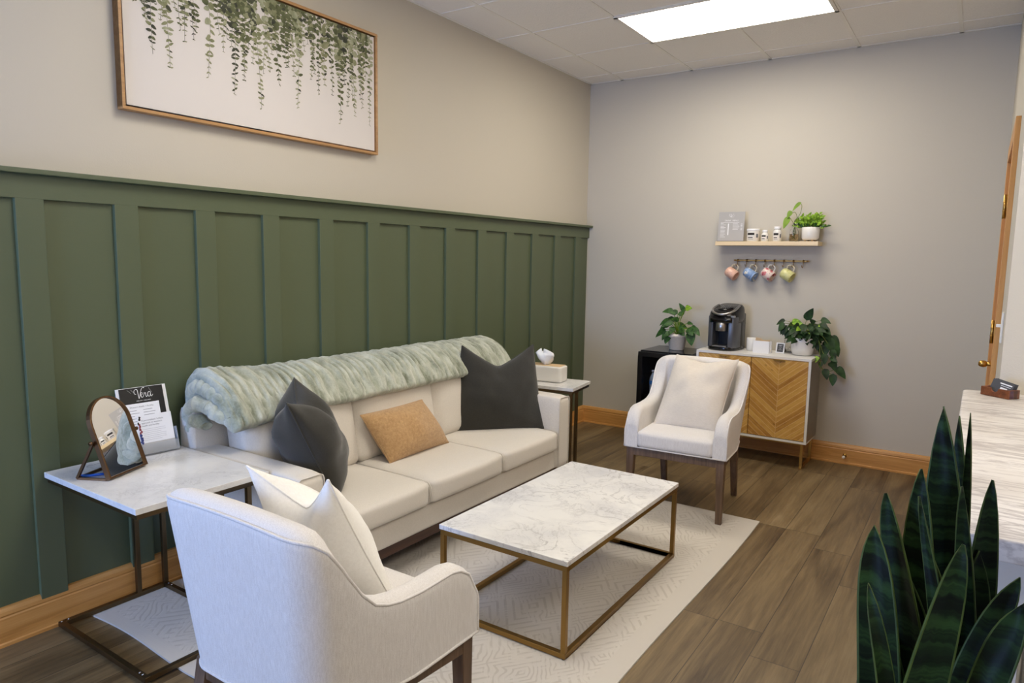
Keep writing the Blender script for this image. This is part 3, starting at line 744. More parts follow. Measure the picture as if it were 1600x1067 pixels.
# white booklet behind (top layer order from back to front)
bk = thing('booklet', 'white booklet at the back of the acrylic brochure stand, its margins showing', 'booklet', bo)
MB().box(-.103, .103, .004, .292, -.0095, -.006, plane(0)).build('cover', M_paper, bk)
fo = thing('folder', 'black folder with white script logo standing in the brochure stand', 'folder', bo)
MB().box(-.091, .088, .004, .290, -.0055, -.0025, plane(0)).build('cover', M_blackpaper, fo)
def ribbon(b, pts, w_, T):
    c_ = cat(pts, 5)
    for i in range(len(c_)-1):
        p, q = Vector(c_[i]), Vector(c_[i+1]); d = q-p
        if d.length < 1e-6: continue
        nn = Vector((-d.y, d.x)).normalized(); ww = w_*(1.15 if d.y < -abs(d.x)*.3 else .85)
        b.add([T @ Vector((*(p+nn*ww-d*.1), 0)), T @ Vector((*(p-nn*ww-d*.1), 0)), T @ Vector((*(q-nn*ww+d*.1), 0)), T @ Vector((*(q+nn*ww+d*.1), 0))], [(0, 1, 2, 3)])
LG = plane(-.0021) @ Matrix.Translation((-.030, .242, 0)) @ Matrix.Scale(.044, 4)
b = MB()
ribbon(b, [(.12, .42), (-.02, .5), (-.04, .75), (.12, .92), (.27, .85), (.30, .5), (.33, .06), (.36, .04), (.52, .5), (.68, .9), (.84, 1.02), (.95, .98)], .026, LG)
ribbon(b, [(.50, .26), (.66, .36), (.70, .50), (.60, .54), (.52, .36), (.58, .12), (.70, .10), (.84, .32), (.88, .52), (.90, .44), (1.02, .48), (1.00, .22), (1.06, .08), (1.18, .26)], .024, LG)
ribbon(b, [(1.47, .50), (1.34, .56), (1.21, .40), (1.22, .16), (1.33, .09), (1.43, .26), (1.47, .52), (1.46, .20), (1.53, .08), (1.68, .26)], .024, LG)
b.text('HEALTH + WELLNESS', .0062, plane(-.0021) @ Matrix.Translation((.002, .232, 0)))
for (x0, y0, x1, y1) in ((-.045, .284, -.028, .262), (.030, .284, .040, .262), (-.06, .284, -.045, .268)):
    b.add([plane(-.0022) @ Vector(p_) for p_ in ((x0, y0, 0), (x0+.0006, y0, 0), (x1+.0006, y1, 0), (x1, y1, 0))], [(0, 1, 2, 3)])
b.build('printed_logo', M_inkwhite, fo)['label'] = 'white script lettering'
l1 = thing('leaflet', 'white list leaflet in front of the black folder, on the left side table', 'leaflet', bo)
MB().box(-.095, .062, .004, .222, -.0020, .0005, plane(0)).build('sheet', M_paper, l1)
b = MB(); b.text("Women's Health + Fertility", .0088, plane(.0008) @ Matrix.Translation((-.012, .207, 0)))
for i in range(7):
    for (a0, a1) in ((-.080, -.080+.045+.012*math.sin(i*2.1)), (-.008, .030+.012*math.sin(i*1.3))): b.box(a0, a1, .192-.0115*i, .1926-.0115*i+.001, .0004, .0008, plane(0))
b.build('printed_text', M_ink, l1)
l2 = thing('leaflet', 'white leaflet with three lines of text and grey base, frontmost in the brochure stand', 'leaflet', bo)
MB().box(-.040, .102, .004, .168, .0012, .0040, plane(0)).build('sheet', M_paper, l2)
MB().box(-.0399, .1019, .0041, .050, .0040, .0043, plane(0)).build('grey_panel', M_greypaper, l2)
b = MB()
for i, s_ in enumerate(("A personalized, holistic", "approach to women's", "health and fertility")): b.text(s_, .0098, plane(.0044) @ Matrix.Translation((-.026, .146-.0115*i, 0)), 'LEFT')
for i in range(7): b.box(-.026, .070-.02*(i in (2, 6)), .108-.0078*i, .1086-.0078*i, .0040, .0043, plane(0))
for i in range(2): b.box(-.02, .05, .034-.008*i, .0345-.008*i, .0043, .0046, plane(0))
b.build('printed_text', M_ink, l2)
# figures on the leaflet side
b = MB(); random.seed(3)
for k in range(26):
    cx, cy_ = -.036+random.uniform(-.003, .006), random.uniform(.05, .165); 
    pts = [plane(.0046) @ Vector((cx+random.uniform(.002, .006)*math.cos(t), cy_+random.uniform(.003, .008)*math.sin(t), 0)) for t in [i*PI/3 for i in range(6)]]
    b.cur = 0 if cy_ > .13 else (1 if cy_ > .09 else 2); b.add(pts, [tuple(range(6))])
b.build('printed_picture', [M_blackpaper, Mat('print_red', srgb(150, 70, 76), .7).m, Mat('print_blue', srgb(70, 84, 150), .7).m], l2)
pen = thing('pen', 'blue pen lying behind the arched mirror on the side table', 'pen', (.255, -4.355, TT+.0052))
pd = Vector((.5, 1, 0)).normalized()
MB().tube([pd*-.07, pd*.05], .005, 12).build('barrel', M_pen, pen, True)
MB().tube([pd*.05, pd*.062, pd*.066], [.005, .003, .001], 12).build('tip', M_steel, pen, True)
MB().tube([pd*-.074, pd*-.070], .004, 10).tube([pd*-.072+Vector((0, 0, .006)), pd*-.035+Vector((0, 0, .006))], .0012, 6).build('clip', M_pen, pen, True)

# ------------------------------------------------------------------ tissue box on the right side table
rz = math.radians(8)
t_ = thing('tissue_box', 'white tissue box on the marble side table behind the right sofa arm', 'tissue box', (.505, -1.475, .6405), rz)
MB().cushion((0, 0, .056), (.130, .066, .056), .012, n=6).build('box_cover', M_ceramic, t_, True)
MB().box(-.118, .118, -.054, .054, .1115, .1135).build('wooden_lid', M_birch, t_, bevel=.0005)['label'] = 'pale birch lid'
tis = thing('tissue', 'crumpled white paper tissue sticking out of the tissue box', 'tissue', (.495, -1.477, .6405+.113), rz)
P = []
for i in range(25):
    a = 2*PI*i/24; row_ = []
    for j in range(13):
        t = j/12; r_ = (.018+.034*math.sin(PI*min(1, t*.62)))*(1+.25*math.sin(a*3+t*3)+.15*math.sin(a*7-t*4)); zz = t*.098*(1+.14*math.sin(a*2+1)); k = 1-.85*max(0, t-.75)*4
        row_.append((r_*math.cos(a)*1.15*k-.026*t*t+.0, r_*math.sin(a)*.62*k, zz+.004*math.sin(a*5+t*9)))
    P.append(row_)
P[-1] = P[0]
b = MB().grid(P)
b.grid([[Vector((-.02-.055*s_*(1-.2*k), -.004+.006*math.sin(s_*4+k), .082+.012*k-.012*s_*s_-(1-k)*.045*(1-s_))) for k in [q/4 for q in range(5)]] for s_ in [q/6 for q in range(7)]])
b.build('folds', M_tissue, tis, True, solid=.0008)

# ------------------------------------------------------------------ picture
AY0, AY1, AZ0, AZ1 = -4.095, -2.657, 2.070, 2.735
t_ = thing('framed_print', 'long canvas print of hanging green vines in a thin wooden frame', 'picture', (0, (AY0+AY1)/2, AZ0))
cy_ = (AY0+AY1)/2; hy = (AY1-AY0)/2; hz = AZ1-AZ0
b = MB(); w_ = .013
b.box(.004, .048, -hy, hy, 0, w_).box(.004, .048, -hy, hy, hz-w_, hz).box(.004, .048, -hy, -hy+w_, w_, hz-w_).box(.004, .048, hy-w_, hy, w_, hz-w_).box(.004, .008, -hy+w_, hy-w_, w_, hz-w_)
b.build('frame', M_frame, t_, bevel=.0015)
cx0, cx1 = -hy+w_+.007, hy-w_-.007; cz0, cz1 = w_+.007, hz-w_-.007
MB().box(.0085, .012, -hy+w_, hy-w_, w_, hz-w_).build('shadow_gap', M_blackmat, t_)
cv = MB().box(.0125, .040, cx0, cx1, cz0, cz1).build('canvas', M_canvas, t_, bevel=.002)
random.seed(11); b = MB(); XX = .0406
def pl(c, ang, L, w_, mi):
    b.cur = mi; pts = []
    for k in range(10):
        a = 2*PI*k/10; px_ = math.cos(a)*L/2+L/2; py_ = math.sin(a)*w_/2*(1-.35*math.cos(a))
        yy = c[0]+px_*math.cos(ang)-py_*math.sin(ang); zz = c[1]+px_*math.sin(ang)+py_*math.cos(ang)
        yy = max(cx0+.001, min(cx1-.001, yy)); zz = min(cz1-.001, zz); pts.append((XX+random.uniform(0, .0006), yy, zz))
    z_ = pts[0][0]; b.add([(z_, p[1], p[2]) for p in pts], [tuple(range(10))])
Wd = cx1-cx0; Hd = cz1-cz0
# strands: (position along the width 0..1, lowest point as a fraction of the height measured from the bottom)
st = [(.025, .70, 0), (.085, .36, 1), (.135, .30, 1), (.19, .50, 0), (.27, .30, 1), (.36, .22, 1), (.40, .34, 1), (.455, .16, 1), (.53, .38, 1), (.595, .47, 0), (.62, .23, 1), (.68, .48, 0), (.715, .38, 0), (.745, .47, 1), (.775, .40, 0), (.815, .18, 1), (.86, .34, 0), (.89, .27, 1), (.93, .36, 1), (.975, .22, 0)]
for k in range(34):
    x_ = random.betavariate(1.4, 1.2); 
    st.append((x_, random.uniform(.52, .78) - (.12 if .3 < x_ < .55 or x_ > .8 else 0), random.randint(0, 1)))
for k in range(18): st.append((random.choice([random.uniform(.33, .52), random.uniform(.80, .97), random.uniform(.05, .2)]), random.uniform(.50, .72), 1))
for (fx_, fz_, big) in st:
    x0 = cx0+Wd*fx_; zb_ = cz0+Hd*fz_; z = cz1-.002; ph = random.uniform(0, 6); amp = random.uniform(.002, .010)
    mi0 = random.choice([0, 0, 1, 1, 2, 3]); n_ = int((z-zb_)/.0225); pv = None
    for i in range(n_+1):
        t = i/max(1, n_); zz = z+(zb_-z)*t; yy = x0+amp*math.sin(ph+t*5)
        if pv:
            b.cur = 2; b.add([(XX-.0002, pv[0]-.0007, pv[1]), (XX-.0002, pv[0]+.0007, pv[1]), (XX-.0002, yy+.0007, zz), (XX-.0002, yy-.0007, zz)], [(0, 1, 2, 3)])
        pv = (yy, zz); L = (.027+.008*big)*(1-.62*t**2)*random.uniform(.7, 1.15); rd = random.uniform(.45, 1.0)*(1-.40*t)
        for s_ in (-1, 1):
            if random.random() < .93:
                ang = (0 if s_ > 0 else PI)+s_*random.uniform(-.9, .75); pl((yy, zz), ang, L, L*rd, (mi0 if random.random() < .65 else random.choice([0, 1, 2, 3])))
b.build('printed_vines', M_print, cv, fix=False)['label'] = 'printed green hanging eucalyptus vines'

# ------------------------------------------------------------------ coffee cabinet
KX0, KX1, KY0, KY1, KZ0, KZ1 = 1.197, 2.034, -.380, -.030, .188, .812
kx = (KX0+KX1)/2
cab = thing('cabinet', 'white cabinet with two chevron wood doors on gold legs against the back wall', 'cabinet', (kx, -.2, 0))
L_ = Matrix.Translation((-kx, .2, 0)); b = MB(); tk = .018
b.box(KX0, KX1, KY0, KY1, KZ1-tk, KZ1, L_).box(KX0, KX1, KY0, KY1, KZ0, KZ0+tk, L_).box(KX0, KX0+tk, KY0, KY1, KZ0+tk, KZ1-tk, L_).box(KX1-tk, KX1, KY0, KY1, KZ0+tk, KZ1-tk, L_).box(KX0+tk, KX1-tk, KY1-.008, KY1, KZ0+tk, KZ1-tk, L_)
b.build('body', M_whitepaint, cab, bevel=.001)
mid = kx
for i, (a0, a1) in enumerate(((KX0+tk+.002, mid-.002), (mid+.002, KX1-tk-.002))):
    xc = (a0+a1)/2
    d = MB().box(a0-xc, a1-xc, -.009, .009, KZ0+tk+.002, KZ1-tk-.002).build('door', chevron('chevron_wood', 0.0), cab, bevel=.001, loc=(xc-kx, KY0+.012+.2, 0))
    h_ = MB().box(-.04, .04, -.020, .0095, KZ1-tk-.0015, KZ1-tk+.0, None).box(-.04, .04, -.021, -.019, KZ1-tk-.014, KZ1-tk, None)
    h_.build('handle', M_gold, d, bevel=.0005)['label'] = 'gold edge pull'
b = MB(); q = .0095
for xx in (KX0+.03, KX1-.03):
    for yy in (KY0+.015, KY1-.02): MB().box(xx-q, xx+q, yy-q, yy+q, .012, KZ0, L_).build('leg', M_gold, cab, bevel=.001)
    b.box(xx-q, xx+q, KY0+.004, KY1-.010, 0, .0195, L_)
b.box(KX0+.03, KX1-.03, KY0+.008, KY0+.022, KZ0-.012, KZ0, L_)
b.build('base_rail', M_gold, cab, bevel=.001)
KT = KZ1+.0005

# black glass door fridge
FX0, FX1, FY0, FY1, FZ = .752, 1.178, -.475, -.035, .775
fr_ = thing('mini_fridge', 'black glass door mini fridge standing left of the chevron cabinet', 'fridge', ((FX0+FX1)/2, -.25, 0))
L_ = Matrix.Translation((-(FX0+FX1)/2, .25, 0)); tk = .03
b = MB().box(FX0, FX1, FY0+.045, FY1, FZ-tk, FZ, L_).box(FX0, FX1, FY0+.045, FY1, .03, .03+tk, L_).box(FX0, FX0+tk, FY0+.045, FY1, .03+tk, FZ-tk, L_).box(FX1-tk, FX1, FY0+.045, FY1, .03+tk, FZ-tk, L_).box(FX0+tk, FX1-tk, FY1-tk, FY1, .03+tk, FZ-tk, L_)
b.build('body', M_black, fr_, bevel=.004)
b = MB(); w_ = .036
b.box(FX0, FX1, FY0, FY0+.04, FZ-w_-.008, FZ-.008, L_).box(FX0, FX1, FY0, FY0+.04, .035, .035+w_, L_).box(FX0, FX0+w_, FY0, FY0+.04, .035+w_, FZ-w_-.008, L_).box(FX1-w_, FX1, FY0, FY0+.04, .035+w_, FZ-w_-.008, L_)
dr = b.build('door', M_black, fr_, bevel=.002)
MB().box(FX0+w_, FX1-w_, FY0+.012, FY0+.016, .035+w_, FZ-w_-.008, L_).build('glass_pane', M_fglass, dr)
MB().tube([L_ @ Vector((FX1-.018, FY0-.02, .30)), L_ @ Vector((FX1-.018, FY0-.02, .52))], .006, 10).build('handle', M_silver, dr, True)
sh = []
for z in (.22, .40, .60):
    b = MB()
    for k in range(12): b.tube([L_ @ Vector((FX0+.034+k*.0325, FY0+.06, z)), L_ @ Vector((FX0+.034+k*.0325, FY1-.035, z))], .0014, 6)
    for yy in (FY0+.06, FY1-.04): b.tube([L_ @ Vector((FX0+.031, yy, z)), L_ @ Vector((FX1-.031, yy, z))], .0022, 6)
    b.build('wire_shelf', M_steel, fr_, True)
for sx_ in (-.18, .18):
    for sy_ in (-.14, .17): MB().lathe([(.016, 0), (.02, .031)], (sx_, sy_, 0), 12).build('foot', M_blackmat, fr_, True)
bp_ = [(.0, .0), (.028, .0), (.031, .006), (.031, .05), (.0285, .056), (.031, .064), (.031, .075)]
def bottle(x, y, lab):
    t = thing('water_bottle', lab, 'water bottle', (x, y, .4022), 0, 'water bottles in the fridge')
    prof_ = [(.024, 0), (.030, .006)]+[(.030-.0022*(k % 2), .012+.008*k) for k in range(9)]+[(.0315, .088), (.0315, .125), (.031, .132), (.027, .150), (.018, .170), (.0135, .180), (.0135, .190)]
    MB().lathe(prof_, (0, 0, 0), 20).build('bottle_body', M_water, t, True)
    MB().lathe([(.0318, .092), (.0322, .093), (.0322, .121), (.0318, .122)], (0, 0, 0), 20).build('paper_label', M_bluelabel, t, True)
    MB().lathe([(.0145, .190), (.015, .192), (.015, .204), (.0145, .206)], (0, 0, 0), 16).build('cap', M_paper, t, True)
for x, y, lab in ((.842, -.355, 'clear water bottle with a blue label, front left in the fridge'), (.912, -.352, 'clear water bottle with a blue label, second from left in the fridge'), (.880, -.270, 'clear water bottle standing behind the front two in the fridge'), (.955, -.27, 'clear water bottle at the back of the fridge, mostly behind the armchair')): bottle(x, y, lab)

# coffee maker
t_ = thing('coffee_maker', 'black and grey single cup coffee maker on the white cabinet', 'coffee maker', (1.365, -.19, KT), math.radians(-6))
def plan(a, bf, bb, y0, n=36, e=3.2):
    pts = []
    for k in range(n):
        t = 2*PI*k/n; c_, s_ = math.cos(t), math.sin(t); pts.append((a*math.copysign(abs(c_)**(2/e), c_), y0+(bb if s_ > 0 else bf)*math.copysign(abs(s_)**(2/e), s_)))
    return pts
b = MB()
back_ = [(-.112, .0), (.112, .0), (.112, .09), (.09, .125), (-.09, .125), (-.112, .09)]
b.prism(back_, .0, .285)
b.build('water_tank_housing', M_black, t_, True, bevel=.012, seg=3)
b = MB(); rings = []
for (z, k) in ((.215, 1.0), (.262, 1.0), (.305, .985), (.325, .95), (.340, .86), (.348, .70)):
    rings.append([(p_[0]*k, p_[1]*k+(1-k)*-.01, z+(.24*(p_[1]*k-.06) if z > .29 else 0)) for p_ in plan(.116, .145, .122, 0)])
n = 36; b.add([p_ for r_ in rings for p_ in r_], [(i*n+k, i*n+(k+1) % n, (i+1)*n+(k+1) % n, (i+1)*n+k) for i in range(5) for k in range(n)]+[tuple(range(n-1, -1, -1)), tuple(range(5*n, 6*n))])
b.build('brew_head', M_black, t_, True)
for s_ in (-1, 1):
    b = MB().prism([(s_*.062, -.128), (s_*.100, -.118), (s_*.114, -.07), (s_*.114, .005), (s_*.062, .005)], .022, .262); b.build('side_panel', M_darkgrey, t_, True, bevel=.005)
MB().box(-.062, .062, -.008, .002, .03, .22).build('recess_back', M_navyrecess, t_)
MB().prism(plan(.112, .150, .05, 0), 0, .028).build('base', M_black, t_, True, bevel=.004)
MB().prism([(-.058, -.135), (.058, -.135), (.058, -.015), (-.058, -.015)], .028, .036).build('drip_tray', M_silver, t_, bevel=.002)
MB().lathe([(.044, .150), (.046, .152), (.046, .222), (.04, .226)], (0, -.098, 0), 28).build('pod_holder', M_silver, t_, True)
b = MB(); P1 = []
for k in range(17):
    t = PI*k/16; P1.append((.090*math.cos(t+PI), -.052-.092*math.sin(t), .278+.042*(1-math.sin(t))))
b.tube([(-.084, .02, .340)]+P1+[(.084, .02, .340)], .010, 10); b.build('lid_handle', M_silver, t_, True)
pn = MB().prism(plan(.056, .07, .05, -.03, e=2.4), 0, .004, Matrix.Translation((0, -.01, .333)) @ Matrix.Rotation(.235, 4, 'X')).build('control_panel', M_black, t_, True)
b = MB()
for i in range(4):
    for j in range(3): b.lathe([(.0045, .333), (.0045, .3395)], (-.027+.018*i, -.065+.024*j, .24*(-.055+.024*j)+.0005), 8)
b.build('button', M_silver, pn)
MB().box(.066, .108, -.126, -.10, .256, .272).build('latch', M_silver, t_, bevel=.003)
# white mug, sugar box, small sign, jar
t_ = thing('mug', 'plain white mug beside the coffee maker on the cabinet', 'mug', (1.556, -.16, KT))
def mugbody(b, r, h, T=None, flare=1.0, th=.004):
    b.lathe([(r*.82, 0), (r*.95, .006), (r, .02), (r*flare, h), (r*flare-th*.5, h+.001), (r*flare-th, h), (r-th, .02), (r*.8, .008), (.001, .007)], (0, 0, 0), 28, T)
b = MB(); mugbody(b, .040, .098); b.build('cup', M_ceramic, t_, True)
MB().tube([(.038, -.006, .075), (.055, -.01, .08), (.066, -.012, .06), (.064, -.012, .035), (.05, -.009, .02), (.037, -.006, .024)], .005, 10).build('handle', M_ceramic, t_, True)
t_ = thing('stirrer_box', 'white open box of sugar packets and sticks between the mug and small sign', 'box', (1.655, -.235, KT), math.radians(-4))
b = MB(); a, c, h = .060, .038, .092
b.box(-a, a, -c, -c+.004, 0, h).box(-a, a, c-.004, c, 0, h).box(-a, -a+.004, -c+.004, c-.004, 0, h).box(a-.004, a, -c+.004, c-.004, 0, h).box(-a+.004, a-.004, -c+.004, c-.004, 0, .004)
b.build('box', M_paper, t_, bevel=.001)
random.seed(5)
for k in range(4):
    x = -.040+.026*k; T = Matrix.Translation((x, random.uniform(-.02, .02), .03)) @ Matrix.Rotation(random.uniform(-.25, .25), 4, 'Y') @ Matrix.Rotation(random.uniform(-.2, .2), 4, 'X')
    o = thing('sugar_packet', ['leftmost', 'second from left', 'third from left', 'rightmost'][k]+' brown paper packet standing in the white box on the cabinet', 'sugar packet', (1.655, -.235, KT), math.radians(-4), 'sugar packets in the white box')
    MB().box(-.022, .022, -.0015, .0015, -.02, .062+random.uniform(-.01, .022), T).build('packet', M_birch, o)
t_ = thing('small_sign', 'tiny white framed sign with a dark card on the cabinet', 'sign', (1.768, -.175, KT), math.radians(-5))
A2 = axes((0, 0, .001), (1, 0, 0), (0, .22, 1))
b = MB(); b.box(-.031, .031, 0, .008, -.004, .004, A2).box(-.031, .031, .070, .078, -.004, .004, A2).box(-.031, -.023, .008, .070, -.004, .004, A2).box(.023, .031, .008, .070, -.004, .004, A2)
b.build('frame', M_paper, t_); MB().box(-.023, .023, .008, .070, -.003, .0, A2).build('card', M_slate, t_)
b = MB()
for i, (w_, h_) in enumerate(((.013, .0022), (.010, .0008), (.012, .0008), (.005, .0018), (.013, .0008))): b.box(-w_, w_, .060-.009*i-h_, .060-.009*i, .0002, .0006, A2)
b.build('printed_text', M_inkwhite, t_)
MB().tube([(0, .012, .055), (0, .045, .002)], .002, 6).build('easel_leg', M_paper, t_)
t_ = thing('glass_jar', 'clear glass jar behind the small sign, left of the white planter', 'jar', (1.815, -.085, KT))
MB().lathe([(.034, 0), (.037, .004), (.037, .105), (.034, .112), (.0325, .112), (.0345, .104), (.0345, .006), (.001, .005)], (0, 0, 0), 28).build('vessel', M_glass, t_, True)

# plants -------------------------------------------------------------
def pothos_leaf(b, p, d, L, w=.62, droop=.5, fold=.18): b.leaf(p, d, (0, 0, 1), L*.98, L*w*.92, droop, 7, fold)
# ivory pot with trailing pothos
px_, py_ = 1.925, -.165
t_ = thing('potted_pothos', 'trailing dark green pothos in a smooth white pot at the right end of the cabinet', 'potted plant', (px_, py_, KT))
MB().lathe([(.055, 0), (.068, .006), (.078, .05), (.082, .10), (.083, .128), (.080, .130), (.077, .128), (.076, .112)], (0, 0, 0), 36, sx=1.03).build('pot', M_ceramic, t_, True)
MB().lathe([(.0765, .108), (.0765, .114)], (0, 0, 0), 30, sx=1.03).build('soil', M_soil, t_)
fol = MB(); stm = MB()
def W2L(p): return Vector((p[0]-px_, p[1]-py_, p[2]-KT))
leaves = [ # tip-ish placements (base, direction, length)
 ((1.80, -.20, 1.062), (-1, -.1, -.05), .075), ((1.80, -.22, 1.045), (-.7, -.4, -.7), .08), ((1.815, -.21, 1.03), (-.5, -.5, -1), .085), ((1.80, -.19, 1.02), (-.8, -.1, -1), .075), ((1.82, -.2, 1.0), (-.2, -.5, -1), .07),
 ((1.84, -.18, 1.05), (.9, -.2, .35), .10), ((1.86, -.15, 1.03), (-.3, -.6, .2), .09), ((1.88, -.2, 1.0), (-.3, -.8, -.5), .08), ((1.90, -.2, 1.03), (.4, -.7, -.2), .09), ((1.94, -.16, 1.07), (.25, -.1, 1), .11),
 ((1.95, -.2, 1.04), (-.4, -.5, -.3), .10), ((1.97, -.15, 1.05), (.3, -.4, .5), .08), ((1.985, -.16, 1.02), (.4, -.5, -.6), .09), ((2.03, -.13, 1.075), (.9, -.2, .25), .085), ((2.03, -.15, 1.05), (1, -.4, .0), .085), ((2.05, -.14, 1.02), (.9, -.5, -.1), .09), ((2.04, -.13, .99), (.9, -.3, -.2), .10), ((2.06, -.12, .97), (.9, -.2, -.6), .12), ((2.08, -.14, .95), (.8, -.4, -.8), .13), ((2.07, -.12, .93), (.5, -.4, -1), .10), ((2.10, -.11, .96), (1, -.2, -.5), .11),
 ((2.00, -.17, .98), (.5, -.7, -.5), .09), ((1.99, -.17, .95), (.3, -.6, -1), .09), ((2.02, -.16, .93), (.2, -.5, -1), .08), ((1.93, -.21, .98), (0, -1, -.3), .07), ((1.90, -.15, 1.0), (-.5, .2, .8), .08), ((1.96, -.12, 1.0), (.2, .5, .8), .08), ((1.87, -.19, .97), (-.5, -.7, .1), .06),
 ((2.045, -.22, .82), (-.3, -.6, -.6), .06), ((2.085, -.2, .84), (.2, -.6, -.9), .085), ((2.12, -.18, .81), (.7, -.4, .1), .075), ((2.13, -.18, .79), (.8, -.4, -.9), .09), ((2.11, -.18, .77), (.9, -.3, -.3), .05), ((2.09, -.2, .73), (.5, -.5, -.7), .09), ((2.15, -.19, .70), (.15, -.5, -1.4), .095), ((2.16, -.17, .74), (.9, -.2, -.35), .11), ((2.12, -.17, .87), (.6, -.3, -.7), .09), ((2.07, -.19, .78), (-.2, -.6, -.6), .055), ((2.14, -.15, .90), (.6, -.1, -.9), .09), ((2.05, -.15, .90), (.3, -.4, -.9), .10), ((2.09, -.15, .89), (-.2, -.4, -1), .08)]
fol.cur = 0; crown = Vector((0, 0, .115))
for i, (p_, d_, L) in enumerate(leaves):
    q = W2L(p_); fol.cur = 1 if i in (5, 28) else 0
    pothos_leaf(fol, q, d_, L, .58, .45, .2)
    if p_[2] > .93:
        m_ = (crown+q)/2+Vector((0, 0, .04)); stm.tube(cat([tuple(crown+Vector((q.x*.3, q.y*.3, -.01))), tuple(m_), tuple(q)], 4), .0018, 5)
random.seed(21)
for k in range(70):
    a = random.uniform(0, 2*PI); r_ = random.uniform(.02, .10); z_ = random.uniform(.115, .225)
    d_ = (math.cos(a), math.sin(a)*.8-.25, random.uniform(-.4, .6)); fol.cur = 1 if random.random() < .06 else 0
    pothos_leaf(fol, Vector((math.cos(a)*r_+.01, math.sin(a)*r_*.8, z_)), d_, random.uniform(.05, .085), .6, .5)
for pts in ([(.06, -.02, .12), (.10, -.03, .14), (.125, -.04, .08), (.13, -.04, 0), (.15, -.035, -.08), (.20, -.02, -.10), (.235, -.02, -.075)], [(.05, 0, .13), (.11, -.02, .12), (.15, -.03, .03), (.18, -.02, .01), (.20, -.02, -.02)], [(.13, -.04, 0), (.125, -.05, -.05), (.16, -.04, -.09), (.22, -.03, -.12)], [(.06, .01, .12), (.10, 0, .17), (.14, 0, .14), (.17, 0, .10)]):
    stm.tube(cat(pts, 6), .0022, 6)
fol.build('foliage', [M_leaf_dark, M_leaf_lime], t_, True, fix=False); stm.build('stems', M_stem, t_, True)
# calathea-like plant on the fridge
px_, py_ = .975, -.22; FT = FZ+.0005
t_ = thing('potted_plant', 'broad leaved green plant in a ribbed stone pot on top of the black fridge', 'potted plant', (px_, py_, FT))
MB().lathe([(.056, 0), (.060, .004), (.076, .105), (.081, .108), (.083, .13), (.078, .131), (.074, .128), (.072, .112)], (0, 0, 0), 32).build('pot', M_stone, t_, True)
MB().lathe([(.0715, .105), (.0715, .112)], (0, 0, 0), 28).build('soil', M_soil, t_)
fol = MB(); stm = MB(); R0 = Vector((.005, 0, .112))
cl = [ # (leaf base px offset from pot in metres x,z), dir, L, w
 ((.055, -.02, .315), (.5, -.2, .35), .075, .7, 1), ((.045, -.01, .29), (-.35, -.1, 1), .085, .45, 0), ((.0, -.02, .275), (-.75, -.3, .45), .085, .6, 0), ((-.04, -.01, .29), (-1, -.2, .35), .09, .55, 0), ((-.03, .0, .24), (-.8, -.2, -.35), .13, .4, 0), ((-.06, -.02, .225), (-1, -.2, -.25), .10, .40, 0), ((-.05, -.04, .19), (-1, -.3, -.15), .09, .6, 0), ((-.02, -.05, .20), (-.8, -.5, .1), .09, .55, 0), ((-.08, -.03, .14), (-1, -.2, -.35), .11, .5, 0), ((-.06, -.05, .13), (-.7, -.5, -.9), .09, .5, 0), ((-.04, -.06, .12), (-.4, -.6, -1), .10, .6, 0), ((.07, -.01, .20), (.9, -.2, .35), .06, .5, 0), ((.10, -.02, .17), (1, -.3, .1), .08, .6, 0), ((.12, -.03, .165), (1, -.3, -.3), .09, .55, 0), ((.10, -.04, .14), (.5, -.4, -1.1), .12, .6, 0), ((.08, -.03, .16), (.8, -.5, -.2), .09, .7, 0), ((.0, .03, .25), (.1, .6, .8), .08, .55, 0), ((-.01, -.06, .17), (-.2, -.8, -.5), .08, .6, 0), ((.02, -.05, .22), (-.4, -.6, .5), .08, .55, 0), ((-.03, .02, .2), (-.5, .6, .3), .08, .5, 0)]
for (o_, d_, L, w_, mi) in cl:
    q = Vector((o_[0]*1.12, o_[1]+.01, o_[2]+.018)); fol.cur = mi; fol.leaf(q, d_, (0, 0, 1), L, L*w_*.98, .4, 8, .14); m_ = Vector((q.x*.35, q.y*.35, (R0.z+q.z)/2+.02)); stm.tube(cat([tuple(R0), tuple(m_), tuple(q)], 5), [.0045]*3+[.003]*8 if False else .003, 6)
random.seed(31)
for k in range(8):
    a = random.uniform(0, 2*PI); q = Vector((math.cos(a)*random.uniform(.02, .09)-.01, math.sin(a)*.04-.03, random.uniform(.14, .25))); fol.cur = 0
    fol.leaf(q, (math.cos(a), math.sin(a)*.5-.3, random.uniform(-.6, .5)), (0, 0, 1), random.uniform(.06, .095), random.uniform(.035, .05), .4, 8, .14); stm.tube([R0, (R0+q)/2+Vector((0, 0, .015)), q], .0025, 6)
fol.build('foliage', [M_leaf_mid, M_leaf_lime], t_, True, fix=False); stm.build('stems', M_leaf_yel, t_, True)

